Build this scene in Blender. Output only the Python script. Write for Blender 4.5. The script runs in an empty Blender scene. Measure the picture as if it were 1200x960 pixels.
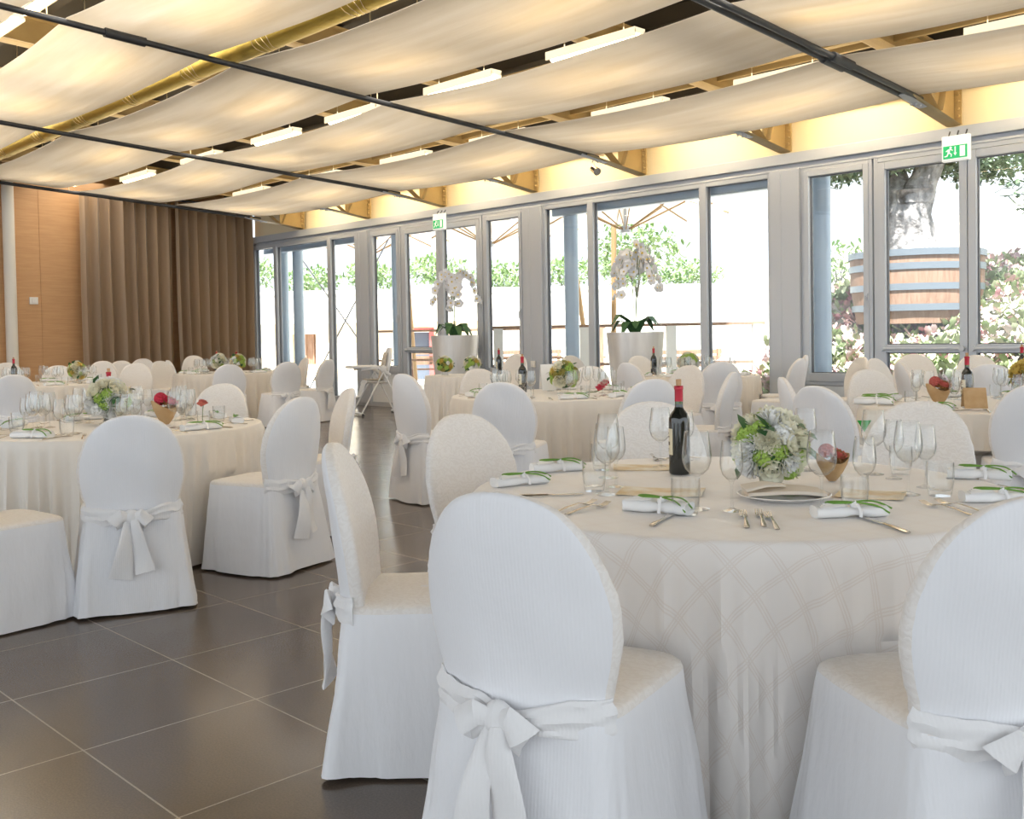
import bpy, bmesh, math, random
from mathutils import Vector, Matrix, noise
S = bpy.context.scene
COL = S.collection
PI = math.pi
sin, cos, rad = math.sin, math.cos, math.radians
rng = random.Random(7)

# ------------------------------------------------------------------ materials
def mat(name, col, rough=.6, metal=0., spec=.5, bump=None, var=None, emit=None, sheen=0.):
    m = bpy.data.materials.new(name); m.use_nodes = True
    nt = m.node_tree; b = nt.nodes['Principled BSDF']
    b.inputs['Base Color'].default_value = (*col, 1)
    b.inputs['Roughness'].default_value = rough
    b.inputs['Metallic'].default_value = metal
    b.inputs['Specular IOR Level'].default_value = spec
    if sheen:
        b.inputs['Sheen Weight'].default_value = sheen
    if emit:
        b.inputs['Emission Color'].default_value = (*emit[0], 1)
        b.inputs['Emission Strength'].default_value = emit[1]
    if var or bump:
        tc = nt.nodes.new('ShaderNodeTexCoord')
    if var:      # (scale, colour2, stretch)
        mp = nt.nodes.new('ShaderNodeMapping'); mp.inputs['Scale'].default_value = var[2] if len(var) > 2 else (1, 1, 1)
        n = nt.nodes.new('ShaderNodeTexNoise'); n.inputs['Scale'].default_value = var[0]; n.inputs['Detail'].default_value = 5
        r = nt.nodes.new('ShaderNodeValToRGB'); r.color_ramp.elements[0].position = .35; r.color_ramp.elements[1].position = .68
        r.color_ramp.elements[0].color = (*col, 1); r.color_ramp.elements[1].color = (*var[1], 1)
        nt.links.new(tc.outputs['Object'], mp.inputs[0]); nt.links.new(mp.outputs[0], n.inputs['Vector'])
        nt.links.new(n.outputs['Fac'], r.inputs[0]); nt.links.new(r.outputs[0], b.inputs['Base Color'])
    if bump:     # (scale, strength, distance, stretch)
        mp = nt.nodes.new('ShaderNodeMapping'); mp.inputs['Scale'].default_value = bump[3] if len(bump) > 3 else (1, 1, 1)
        n = nt.nodes.new('ShaderNodeTexNoise'); n.inputs['Scale'].default_value = bump[0]; n.inputs['Detail'].default_value = 4
        bp = nt.nodes.new('ShaderNodeBump'); bp.inputs['Strength'].default_value = bump[1]; bp.inputs['Distance'].default_value = bump[2]
        nt.links.new(tc.outputs['Object'], mp.inputs[0]); nt.links.new(mp.outputs[0], n.inputs['Vector'])
        nt.links.new(n.outputs['Fac'], bp.inputs['Height']); nt.links.new(bp.outputs[0], b.inputs['Normal'])
    return m

def math_node(nt, op, a, b=None, c=None):
    n = nt.nodes.new('ShaderNodeMath'); n.operation = op
    for i, v in enumerate((a, b, c)):
        if v is None: continue
        if isinstance(v, (int, float)): n.inputs[i].default_value = v
        else: nt.links.new(v, n.inputs[i])
    return n.outputs[0]

def table_cloth_mat(name, col, line, rough_line=True):
    m = mat(name, col, .62, sheen=.25, bump=(420, .12, .002))
    nt = m.node_tree; b = nt.nodes['Principled BSDF']
    uv = nt.nodes.new('ShaderNodeUVMap'); uv.uv_map = 'UVMap'
    mp = nt.nodes.new('ShaderNodeMapping'); mp.inputs['Rotation'].default_value = (0, 0, rad(17))
    nt.links.new(uv.outputs[0], mp.inputs[0])
    sx = nt.nodes.new('ShaderNodeSeparateXYZ'); nt.links.new(mp.outputs[0], sx.inputs[0])
    outs = []
    for ax in (0, 1):
        nn = nt.nodes.new('ShaderNodeTexNoise'); nn.inputs['Scale'].default_value = 2.3
        nt.links.new(mp.outputs[0], nn.inputs['Vector'])
        v = math_node(nt, 'ADD', math_node(nt, 'DIVIDE', sx.outputs[ax], .105), math_node(nt, 'MULTIPLY', nn.outputs['Fac'], .6 if ax else -.6))
        f = math_node(nt, 'FRACT', v)
        d = math_node(nt, 'ABSOLUTE', math_node(nt, 'SUBTRACT', f, .5))
        # two hair lines inside a band
        l1 = math_node(nt, 'LESS_THAN', math_node(nt, 'ABSOLUTE', math_node(nt, 'SUBTRACT', d, .075)), .018)
        l2 = math_node(nt, 'LESS_THAN', d, .016)
        outs.append(math_node(nt, 'MAXIMUM', l1, l2))
    k = math_node(nt, 'MAXIMUM', outs[0], outs[1])
    mx = nt.nodes.new('ShaderNodeMix'); mx.data_type = 'RGBA'
    nt.links.new(math_node(nt, 'MULTIPLY', k, .8), mx.inputs[0])
    mx.inputs[6].default_value = (*col, 1); mx.inputs[7].default_value = (*line, 1)
    nt.links.new(mx.outputs[2], b.inputs['Base Color'])
    nt.links.new(math_node(nt, 'SUBTRACT', .62, math_node(nt, 'MULTIPLY', k, .25)), b.inputs['Roughness'])
    return m

def damask_mat(name, col, dark):
    m = mat(name, col, .75, sheen=.2)
    nt = m.node_tree; b = nt.nodes['Principled BSDF']
    tc = nt.nodes.new('ShaderNodeTexCoord')
    w = nt.nodes.new('ShaderNodeTexWave'); w.wave_type = 'RINGS'; w.inputs['Scale'].default_value = 14; w.inputs['Distortion'].default_value = 14
    w.inputs['Detail'].default_value = 3; w.inputs['Detail Scale'].default_value = 2.2
    nt.links.new(tc.outputs['Object'], w.inputs['Vector'])
    r = nt.nodes.new('ShaderNodeValToRGB'); r.color_ramp.elements[0].color = (*dark, 1); r.color_ramp.elements[1].color = (*col, 1)
    r.color_ramp.elements[0].position = .25; r.color_ramp.elements[1].position = .6
    nt.links.new(w.outputs['Fac'], r.inputs[0]); nt.links.new(r.outputs[0], b.inputs['Base Color'])
    bp = nt.nodes.new('ShaderNodeBump'); bp.inputs['Strength'].default_value = .25; bp.inputs['Distance'].default_value = .003
    nt.links.new(w.outputs['Fac'], bp.inputs['Height']); nt.links.new(bp.outputs[0], b.inputs['Normal'])
    return m

def plain_cloth(name, col):
    m = mat(name, col, .8, sheen=.15)
    nt = m.node_tree; b = nt.nodes['Principled BSDF']
    tc = nt.nodes.new('ShaderNodeTexCoord')
    n = nt.nodes.new('ShaderNodeTexNoise'); n.inputs['Scale'].default_value = 7; n.inputs['Detail'].default_value = 5
    mp = nt.nodes.new('ShaderNodeMapping'); mp.inputs['Scale'].default_value = (1.5, 1.5, .45)
    w = nt.nodes.new('ShaderNodeTexWave'); w.bands_direction = 'X'; w.inputs['Scale'].default_value = 38; w.inputs['Distortion'].default_value = .4
    nt.links.new(tc.outputs['Object'], mp.inputs[0]); nt.links.new(mp.outputs[0], n.inputs['Vector']); nt.links.new(tc.outputs['Object'], w.inputs['Vector'])
    h = math_node(nt, 'ADD', math_node(nt, 'MULTIPLY', n.outputs['Fac'], 1.), math_node(nt, 'MULTIPLY', w.outputs['Fac'], .035))
    bp = nt.nodes.new('ShaderNodeBump'); bp.inputs['Strength'].default_value = .6; bp.inputs['Distance'].default_value = .016
    nt.links.new(h, bp.inputs['Height']); nt.links.new(bp.outputs[0], b.inputs['Normal'])
    return m

def clear_glass(name, tint, refl_pow=1.0, rough=0.0, edge=.62):
    m = bpy.data.materials.new(name); m.use_nodes = True; nt = m.node_tree; nt.nodes.clear()
    o = nt.nodes.new('ShaderNodeOutputMaterial'); mx = nt.nodes.new('ShaderNodeMixShader')
    t = nt.nodes.new('ShaderNodeBsdfTransparent')
    g = nt.nodes.new('ShaderNodeBsdfGlossy'); g.inputs['Roughness'].default_value = rough
    f = nt.nodes.new('ShaderNodeLayerWeight'); f.inputs[0].default_value = .5
    k = math_node(nt, 'ADD', .045, math_node(nt, 'MULTIPLY', math_node(nt, 'POWER', f.outputs['Facing'], 3.5), .85))
    nt.links.new(math_node(nt, 'MULTIPLY', k, refl_pow), mx.inputs[0])
    cr = nt.nodes.new('ShaderNodeMix'); cr.data_type = 'RGBA'
    nt.links.new(math_node(nt, 'POWER', f.outputs['Facing'], 5.), cr.inputs[0])      # longer path through the wall at grazing angles
    cr.inputs[6].default_value = (*tint, 1); cr.inputs[7].default_value = tuple(t_ * edge for t_ in tint) + (1,)
    nt.links.new(cr.outputs[2], t.inputs[0])
    nt.links.new(t.outputs[0], mx.inputs[1]); nt.links.new(g.outputs[0], mx.inputs[2]); nt.links.new(mx.outputs[0], o.inputs[0])
    return m

def drape_mat(name, col):
    m = bpy.data.materials.new(name); m.use_nodes = True; nt = m.node_tree; nt.nodes.clear()
    o = nt.nodes.new('ShaderNodeOutputMaterial'); mx = nt.nodes.new('ShaderNodeMixShader'); mx.inputs[0].default_value = .5
    d = nt.nodes.new('ShaderNodeBsdfDiffuse'); t = nt.nodes.new('ShaderNodeBsdfTranslucent')
    tc = nt.nodes.new('ShaderNodeTexCoord'); mp = nt.nodes.new('ShaderNodeMapping'); mp.inputs['Scale'].default_value = (.35, 3.2, 1)
    n = nt.nodes.new('ShaderNodeTexNoise'); n.inputs['Scale'].default_value = 2.2; n.inputs['Detail'].default_value = 6
    r = nt.nodes.new('ShaderNodeValToRGB'); r.color_ramp.elements[0].position = .3; r.color_ramp.elements[1].position = .7
    r.color_ramp.elements[0].color = (col[0] * .9, col[1] * .88, col[2] * .84, 1); r.color_ramp.elements[1].color = (*col, 1)
    nt.links.new(tc.outputs['Object'], mp.inputs[0]); nt.links.new(mp.outputs[0], n.inputs['Vector']); nt.links.new(n.outputs['Fac'], r.inputs[0])
    for s in (d, t): nt.links.new(r.outputs[0], s.inputs[0])
    bp = nt.nodes.new('ShaderNodeBump'); bp.inputs['Strength'].default_value = .4; bp.inputs['Distance'].default_value = .05
    nt.links.new(n.outputs['Fac'], bp.inputs['Height']); nt.links.new(bp.outputs[0], d.inputs['Normal'])
    nt.links.new(d.outputs[0], mx.inputs[1]); nt.links.new(t.outputs[0], mx.inputs[2]); nt.links.new(mx.outputs[0], o.inputs[0])
    return m

def floor_mat():
    m = mat('floor_tile', (.085, .072, .060), .32, spec=.5)
    nt = m.node_tree; b = nt.nodes['Principled BSDF']
    tc = nt.nodes.new('ShaderNodeTexCoord'); mp = nt.nodes.new('ShaderNodeMapping'); mp.inputs['Location'].default_value = (3.118 + .628 * 40, -1.186 + .593 * 40, 0)
    br = nt.nodes.new('ShaderNodeTexBrick'); br.offset = 0; br.squash = 1
    br.inputs['Scale'].default_value = 1; br.inputs['Brick Width'].default_value = .628; br.inputs['Row Height'].default_value = .593
    br.inputs['Mortar Size'].default_value = .0032; br.inputs['Mortar Smooth'].default_value = .2
    br.inputs['Color1'].default_value = (.142, .108, .082, 1); br.inputs['Color2'].default_value = (.123, .095, .074, 1); br.inputs['Mortar'].default_value = (.40, .35, .29, 1)
    nt.links.new(tc.outputs['Object'], mp.inputs[0]); nt.links.new(mp.outputs[0], br.inputs['Vector'])
    n = nt.nodes.new('ShaderNodeTexNoise'); n.inputs['Scale'].default_value = 3; n.inputs['Detail'].default_value = 8
    nt.links.new(tc.outputs['Object'], n.inputs['Vector'])
    n2 = nt.nodes.new('ShaderNodeTexNoise'); n2.inputs['Scale'].default_value = 160
    nt.links.new(tc.outputs['Object'], n2.inputs['Vector'])
    mx = nt.nodes.new('ShaderNodeMix'); mx.data_type = 'RGBA'; mx.blend_type = 'MULTIPLY'; mx.inputs[0].default_value = .5
    cr = nt.nodes.new('ShaderNodeValToRGB'); cr.color_ramp.elements[0].position = .3; cr.color_ramp.elements[1].position = .7
    cr.color_ramp.elements[0].color = (.62, .62, .62, 1); cr.color_ramp.elements[1].color = (1.1, 1.1, 1.1, 1)
    nt.links.new(n2.outputs['Fac'], cr.inputs[0])
    nt.links.new(br.outputs['Color'], mx.inputs[6]); nt.links.new(cr.outputs[0], mx.inputs[7]); nt.links.new(mx.outputs[2], b.inputs['Base Color'])
    nt.links.new(math_node(nt, 'ADD', .11, math_node(nt, 'MULTIPLY', n.outputs['Fac'], .15)), b.inputs['Roughness'])
    bp = nt.nodes.new('ShaderNodeBump'); bp.inputs['Strength'].default_value = .25; bp.inputs['Distance'].default_value = .004
    h = math_node(nt, 'SUBTRACT', math_node(nt, 'MULTIPLY', n2.outputs['Fac'], .25), br.outputs['Fac'])
    nt.links.new(h, bp.inputs['Height']); nt.links.new(bp.outputs[0], b.inputs['Normal'])
    return m

M = dict(
    floor=floor_mat(),
    plain=plain_cloth('chair_cover_plain', (.82, .82, .84)),
    damask=damask_mat('chair_cover_damask', (.83, .795, .76), (.795, .755, .715)),
    sash=plain_cloth('sash_cloth', (.83, .82, .82)),
    cloth1=table_cloth_mat('table_damask', (.83, .79, .755), (.765, .70, .645)),
    cloth2=table_cloth_mat('table_cream', (.82, .76, .68), (.80, .74, .66)),
    white=mat('white_linen', (.86, .86, .86), .75, bump=(260, .15, .002)),
    beige=mat('beige_linen', (.74, .66, .56), .8, bump=(200, .2, .002)),
    glass=clear_glass('table_glass', (.985, .99, .99), 1.0),
    pane=clear_glass('window_pane_glass', (.98, .99, 1.), .7, 0., .95),
    alu=mat('grey_aluminium', (.49, .52, .57), .42, .15),
    alu_d=mat('dark_gasket', (.12, .13, .15), .5),
    panel=mat('white_panel', (.72, .74, .76), .5),
    cove=mat('cream_plaster', (.80, .70, .50), .8),
    ochre=mat('ochre_steel', (.40, .29, .13), .45, .1, var=(3, (.46, .34, .16))),
    rod=mat('graphite_steel', (.055, .057, .062), .42, .4),
    gold=mat('gold_foil_duct', (.55, .43, .10), .34, .85, bump=(14, .3, .02)),
    wire=mat('steel_wire', (.75, .66, .45), .3, .8),
    roof=mat('dark_roof_deck', (.055, .045, .032), .7),
    lamp=mat('lamp_tube', (1, .9, .7), .5, emit=((1., .80, .50), 9)),
    lampbody=mat('lamp_housing', (.70, .62, .46), .5),
    drape=drape_mat('ceiling_fabric', (.88, .84, .77)),
    wood=mat('honey_veneer', (.64, .375, .18), .5, var=(5, (.58, .325, .15), (1, .6, 9)), bump=(40, .1, .002, (1, .3, 9))),
    pipe=mat('white_paint', (.78, .74, .66), .5),
    curtain=mat('taupe_velvet', (.36, .25, .155), .9, sheen=.6, bump=(300, .2, .002)),
    switch=mat('white_plastic', (.82, .80, .76), .35),
    green_sign=mat('sign_green', (.01, .42, .13), .4, emit=((.01, .42, .13), .35)),
    white_sign=mat('sign_white', (.88, .88, .84), .4, emit=((.9, .9, .85), .25)),
    bottle=mat('dark_bottle_glass', (.010, .012, .010), .06, spec=.8),
    bottle_neck=mat('green_bottle_glass', (.05, .09, .012), .08, spec=.8),
    foil=mat('red_foil', (.42, .012, .03), .3, .3),
    cork=mat('cork', (.58, .36, .20), .8, var=(60, (.48, .28, .14))),
    label=mat('cream_paper_label', (.78, .70, .50), .6),
    ink=mat('label_ink', (.12, .08, .05), .6),
    steel=mat('polished_cutlery', (.62, .57, .50), .16, 1.),
    cord=mat('green_cord', (.16, .34, .05), .7, bump=(500, .6, .003)),
    ribbon=mat('white_satin', (.88, .87, .87), .35),
    card=mat('gold_card', (.66, .47, .20), .45, var=(11, (.86, .82, .72))),
    kraft=mat('kraft_paper', (.47, .30, .14), .7, var=(20, (.55, .37, .2))),
    plate=mat('white_porcelain', (.86, .85, .84), .15),
    rose=mat('cream_rose_petal', (.86, .82, .62), .6, var=(30, (.86, .84, .72))),
    mum=mat('white_mum_petal', (.88, .88, .86), .6),
    lime=mat('lime_bloom', (.38, .56, .10), .6, var=(40, (.55, .68, .2))),
    yellow=mat('yellow_petal', (.75, .58, .16), .6),
    leaf=mat('dark_leaf', (.03, .10, .035), .4, var=(30, (.06, .17, .05))),
    red=mat('red_petal', (.62, .03, .07), .55, var=(30, (.75, .08, .14))),
    coral=mat('coral_bloom', (.62, .16, .13), .6),
    rust=mat('dried_bloom', (.33, .13, .05), .7, var=(40, (.45, .25, .07))),
    olive=mat('olive_bloom', (.33, .30, .07), .7, var=(40, (.5, .42, .12))),
    orchid=mat('white_orchid_petal', (.86, .87, .92), .5),
    stem=mat('green_stem', (.12, .20, .05), .6),
    planter=mat('brushed_zinc', (.62, .60, .58), .38, .35, var=(2.5, (.74, .73, .72), (3, 3, .4))),
    hc_white=mat('high_chair_white', (.80, .81, .82), .35),
    hc_pad=mat('high_chair_pad', (.70, .66, .60), .7, var=(14, (.42, .36, .28))),
    column=mat('blue_grey_steel', (.40, .50, .60), .4, .2),
    cable=mat('cable_steel', (.35, .37, .40), .3, .8),
    terrace=mat('pale_paving', (.72, .70, .66), .85, var=(2, (.80, .78, .75))),
    slope=mat('sunlit_slope', (.42, .42, .36), .95, var=(1.5, (.60, .56, .52))),
    petals=mat('hillside_blossom', (.46, .22, .24), .8, var=(3, (.68, .62, .60))),
    herb=mat('hillside_leaf', (.25, .33, .16), .8, var=(3, (.44, .48, .32))),
    render=mat('white_render', (.84, .82, .76), .9),
    stonewall=mat('sandy_stone', (.72, .60, .42), .9, var=(4, (.80, .70, .52))),
    redpaint=mat('red_door_paint', (.55, .10, .09), .6),
    darkwin=mat('dark_window', (.10, .13, .17), .3),
    timber=mat('weathered_timber', (.26, .155, .10), .75, var=(6, (.36, .24, .17), (6, 6, .6))),
    pole=mat('parasol_timber', (.42, .27, .13), .6),
    canvas=drape_mat('parasol_canvas', (.88, .86, .82)),
    hoop=mat('galvanised_hoop', (.20, .24, .28), .45, .5),
    bark=mat('olive_bark', (.15, .145, .14), .9, var=(7, (.55, .53, .52), (1, 1, .35)), bump=(9, 1, .08)),
    foliage=mat('olive_foliage', (.11, .175, .10), .7, var=(4, (.22, .30, .19))),
    hedge=mat('hedge_leaf', (.16, .28, .10), .7, var=(3, (.34, .45, .22))),
    green=mat('green_napkin_cloth', (.02, .38, .05), .7),
)

# ------------------------------------------------------------------ mesh helpers
class MB:
    def __init__(s): s.v = []; s.f = []; s.m = []; s.uv = {}
    def add(s, vs, fs, mi=0):
        o = len(s.v); s.v += [tuple(v) for v in vs]
        for f in fs: s.f.append(tuple(i + o for i in f)); s.m.append(mi)
        return o
    def box(s, c, d, rz=0, mi=0, rx=0, ry=0):
        R = Matrix.Rotation(rz, 3, 'Z') @ Matrix.Rotation(ry, 3, 'Y') @ Matrix.Rotation(rx, 3, 'X'); c = Vector(c)
        vs = [c + R @ Vector((x * d[0] / 2, y * d[1] / 2, z * d[2] / 2)) for x in (-1, 1) for y in (-1, 1) for z in (-1, 1)]
        s.add(vs, [(0, 1, 3, 2), (4, 6, 7, 5), (0, 4, 5, 1), (2, 3, 7, 6), (0, 2, 6, 4), (1, 5, 7, 3)], mi)
    def rings(s, rings, mi=0, caps=True, closed=True, mats=None):
        n = len(rings[0]); o = len(s.v)
        for r in rings: s.v += [tuple(p) for p in r]
        for k in range(len(rings) - 1):
            for i in range(n if closed else n - 1):
                j = (i + 1) % n
                s.f.append((o + k * n + i, o + k * n + j, o + (k + 1) * n + j, o + (k + 1) * n + i))
                s.m.append(mats(k, i) if mats else mi)
        if caps:
            s.f.append(tuple(o + i for i in reversed(range(n)))); s.m.append(mi)
            e = o + (len(rings) - 1) * n
            s.f.append(tuple(e + i for i in range(n))); s.m.append(mi)
        return o
    def lathe(s, prof, n=24, c=(0, 0, 0), mi=0, caps=False, mats=None):
        R = [[(c[0] + r * cos(2 * PI * i / n), c[1] + r * sin(2 * PI * i / n), c[2] + z) for i in range(n)] for r, z in prof]
        s.rings(R, mi, caps, True, mats)
    def sweep(s, pts, wid, thk=None, side=None, n=8, mi=0, caps=True):
        """a bar of elliptical section along pts; wid/thk: number or list of full widths; side: direction of the width"""
        pts = [Vector(p) for p in pts]; R = []; N = len(pts)
        prev = None
        for i, p in enumerate(pts):
            t = (pts[min(i + 1, N - 1)] - pts[max(i - 1, 0)]).normalized()
            sd = side[i] if isinstance(side, list) else side
            if sd is None:
                sd = prev if prev is not None else (Vector((0, 0, 1)) if abs(t.z) < .9 else Vector((1, 0, 0)))
            sd = Vector(sd); sd = (sd - t * sd.dot(t))
            if sd.length < 1e-5: sd = t.orthogonal()
            sd.normalize(); prev = sd
            up = t.cross(sd)
            w = wid[i] if isinstance(wid, (list, tuple)) else wid
            h = w if thk is None else (thk[i] if isinstance(thk, (list, tuple)) else thk)
            R.append([p + sd * (w / 2 * cos(2 * PI * k / n)) + up * (h / 2 * sin(2 * PI * k / n)) for k in range(n)])
        s.rings(R, mi, caps)
    def cyl(s, a, b, r, n=12, mi=0, r2=None):
        s.sweep([a, b], [2 * r, 2 * (r if r2 is None else r2)], None, None, n, mi)
    def ball(s, c, r, nu=10, nv=6, mi=0, sc=(1, 1, 1), jit=0):
        R = []
        for k in range(nv + 1):
            a = -PI / 2 + PI * (.04 + .92 * k / nv); rr = r * cos(a)
            R.append([(c[0] + rr * cos(2 * PI * i / nu) * sc[0] + rng.uniform(-jit, jit), c[1] + rr * sin(2 * PI * i / nu) * sc[1] + rng.uniform(-jit, jit), c[2] + r * sin(a) * sc[2]) for i in range(nu)])
        s.rings(R, mi)
    def build(s, name, mats, parent=None, smooth=True, loc=None, bevel=0):
        me = bpy.data.meshes.new(name); me.from_pydata(s.v, [], s.f); me.update()
        mats = mats if isinstance(mats, (list, tuple)) else [mats]
        for m_ in mats: me.materials.append(M[m_] if isinstance(m_, str) else m_)
        me.polygons.foreach_set('material_index', s.m)
        if s.uv:
            ul = me.uv_layers.new(name='UVMap')
            for l in me.loops: ul.data[l.index].uv = s.uv[l.vertex_index]
        bm = bmesh.new(); bm.from_mesh(me); bmesh.ops.recalc_face_normals(bm, faces=bm.faces)
        bm.to_mesh(me); bm.free()
        if smooth:
            me.polygons.foreach_set('use_smooth', [True] * len(me.polygons))
            me.set_sharp_from_angle(angle=rad(40))
        o = bpy.data.objects.new(name, me); COL.objects.link(o)
        if parent: o.parent = parent
        if loc: o.location = loc
        if bevel:
            b = o.modifiers.new('bevel', 'BEVEL'); b.width = bevel; b.segments = 2; b.limit_method = 'ANGLE'
        return o

def tag(o, label=None, cat=None, group=None, kind=None):
    if label: o['label'] = label
    if cat: o['category'] = cat
    if group: o['group'] = group
    if kind: o['kind'] = kind
    return o
def empty(name, loc=(0, 0, 0), rz=0, sc=1):
    o = bpy.data.objects.new(name, None); COL.objects.link(o)
    o.location = loc; o.rotation_euler = (0, 0, rz); o.empty_display_size = .1
    o.scale = sc if isinstance(sc, (tuple, list)) else (sc, sc, sc)
    return o
KIDS = {}
def kids(o): return [c for c in o.children]
def copy_tree(o, parent=None):
    c = o.copy(); COL.objects.link(c)
    if parent: c.parent = parent
    for ch in kids(o): copy_tree(ch, c)
    return c
def place(src, used, loc, rz=0, sc=1):
    """first use moves the thing itself, later uses copy it"""
    if src.name not in used: used.add(src.name); o = src
    else: o = copy_tree(src)
    o.location = loc; o.rotation_euler = (0, 0, rz); o.scale = sc if isinstance(sc, (tuple, list)) else (sc, sc, sc)
    return o
USED = set()
def nz(x, y, z, s=0): return noise.noise(Vector((x + s * 13.7, y - s * 7.1, z + s * 3.3)))
ORD = ['first', 'second', 'third', 'fourth', 'fifth', 'sixth', 'seventh', 'eighth', 'ninth', 'tenth', 'eleventh', 'twelfth', 'thirteenth', 'fourteenth', 'fifteenth', 'sixteenth', 'seventeenth', 'eighteenth', 'nineteenth', 'twentieth',
       'twenty-first', 'twenty-second', 'twenty-third', 'twenty-fourth', 'twenty-fifth', 'twenty-sixth', 'twenty-seventh', 'twenty-eighth', 'twenty-ninth', 'thirtieth', 'thirty-first', 'thirty-second', 'thirty-third', 'thirty-fourth', 'thirty-fifth', 'thirty-sixth']
def across(o):      # how far to the right of the photographer's view a thing stands
    p = o.location; r = p.x * .700 + p.y * .714; d = -.714 * p.x + .700 * p.y
    return r / max(d, .1)
def label_row(objs, fmt, cat, group):
    objs = sorted(objs, key=across)
    for i, o in enumerate(objs): tag(o, fmt.format(ORD[i]), cat, group)

# ------------------------------------------------------------------ room
W = 11.1                     # inner face of the glazed wall
XL = -19.3                   # timber wall at the far end
def roofz(y): return 3.60 + .0555 * (10.2 - y)      # plane of the suspension rods

b = MB(); b.box((-6.65, 2.05, -.1), (25.7, 18.5, .2)); tag(b.build('floor', 'floor', smooth=False), kind='structure')
b = MB()
b.add([(XL - .2, 11.6, 4.3), (6.2, 11.6, 4.3), (6.2, -7.2, 5.45), (XL - .2, -7.2, 5.45), (XL - .2, 11.6, 4.4), (6.2, 11.6, 4.4), (6.2, -7.2, 5.55), (XL - .2, -7.2, 5.55)],
      [(0, 1, 2, 3), (4, 7, 6, 5), (0, 4, 5, 1), (1, 5, 6, 2), (2, 6, 7, 3), (3, 7, 4, 0)])
for k in range(16):          # deck ribs
    y = 10.5 - k * 1.1; b.box((-6.6, y, 4.30 + (11.1 - y) * .0612 - .06), (25, .1, .16))
tag(b.build('ceiling', 'roof', smooth=False), kind='structure')
b = MB(); b.box((XL - .1, 2.0, 2.2), (.2, 18.2, 5.0))
for y in (7.38, 6.26, 3.1, -.2): b.box((XL + .004, y - .55, 2.2), (.012, .012, 4.6))
tag(b.build('wall_left', 'wood', smooth=False), kind='structure')
# cream upstand above the glazing
b = MB(); b.box((-6.6, W + .17, 3.88), (25.2, .12, .98)); tag(b.build('wall_back', 'cove', smooth=False), kind='structure')

# head beam of the glazing, with its shadow groove
b = MB(); b.box((-6.6, W + .02, 3.335), (25.2, .16, .13)); b.box((-6.6, W + .05, 3.245), (25.2, .08, .06)); b.box((-6.6, W + .03, 3.205), (25.2, .12, .03))
tag(b.build('trim_1', 'alu', smooth=False, bevel=.006), kind='structure')
b = MB(); b.box((-6.6, W + .03, .04), (25.2, .14, .08)); tag(b.build('baseboard_back', 'alu', smooth=False), kind='structure')
b = MB()
b.box((XL + .18, W + .03, 1.65), (.16, .16, 3.2))
tag(b.build('trim_2', 'alu', smooth=False), kind='structure')

wn = [0]; dn = [0]
def pane(x0, x1, z0, z1, parent, y=W + .045):
    b = MB(); b.box(((x0 + x1) / 2, y, (z0 + z1) / 2), (x1 - x0, .012, z1 - z0)); b.build('glass_pane', 'pane', parent, smooth=False)
def frame(b, x0, x1, z0, z1, w, y=W + .03, d=.11, bot=None):
    bw = w if bot is None else bot
    b.box(((x0 + w / 2), y, (z0 + z1) / 2), (w, d, z1 - z0)); b.box((x1 - w / 2, y, (z0 + z1) / 2), (w, d, z1 - z0))
    b.box(((x0 + x1) / 2, y, z1 - w / 2), (x1 - x0 - 2 * w, d, w)); b.box(((x0 + x1) / 2, y, z0 + bw / 2), (x1 - x0 - 2 * w, d, bw))
def gasket(x0, x1, z0, z1, parent, y=W + .035, t=.012):
    g = MB(); frame(g, x0, x1, z0, z1, t, y, .04); g.build('gasket', 'alu_d', parent, smooth=False)
def post(x0, x1):
    b = MB(); b.box(((x0 + x1) / 2, W + .01, 1.62), (x1 - x0, .16, 3.16)); 
    b.box(((x0 + x1) / 2 - .05, W - .07, 1.62), (.012, .01, 3.1))
    wn[0] += 0
    o = b.build('trim_3', 'alu', smooth=False, bevel=.004); tag(o, kind='structure')
def fixed_bay(cuts):           # three full-height panes between posts
    wn[0] += 1
    x0 = cuts[0]
    b = MB(); frame(b, x0, cuts[3], .08, 3.19, .055)
    for c in cuts[1:3]: b.box((c + .03, W + .03, 1.62), (.11, .12, 3.1))
    f = tag(b.build('window_%d' % wn[0], 'alu', smooth=False, bevel=.004), kind='structure')
    for a, c in zip(cuts[:-1], cuts[1:]):
        pane(a + .05, c - .02, .12, 3.15, f); gasket(a + (.055 if a == x0 else .085), c - (.055 if c == cuts[3] else .025), .135, 3.14, f)
def sash(x0, x1):            # opening window above a solid panel
    wn[0] += 1
    b = MB(); frame(b, x0, x1, .585, 3.19, .045, W + .03); frame(b, x0 + .04, x1 - .04, .63, 3.15, .065, W + .005, .09, .10)
    f = tag(b.build('window_%d' % wn[0], 'alu', smooth=False, bevel=.005), kind='structure')
    pane(x0 + .1, x1 - .1, .72, 3.09, f); gasket(x0 + .104, x1 - .104, .728, 3.086, f)
    p = MB(); p.box(((x0 + x1) / 2, W + .03, .33), (x1 - x0, .08, .5)); p.build('apron_panel', 'panel', f, smooth=False)
    h = MB(); h.box((x1 - .065, W - .05, 1.62), (.028, .02, .07)); h.sweep([(x1 - .065, W - .055, 1.62), (x1 - .065, W - .085, 1.62), (x1 - .065, W - .085, 1.50)], .018); h.build('handle', 'alu', f)
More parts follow.
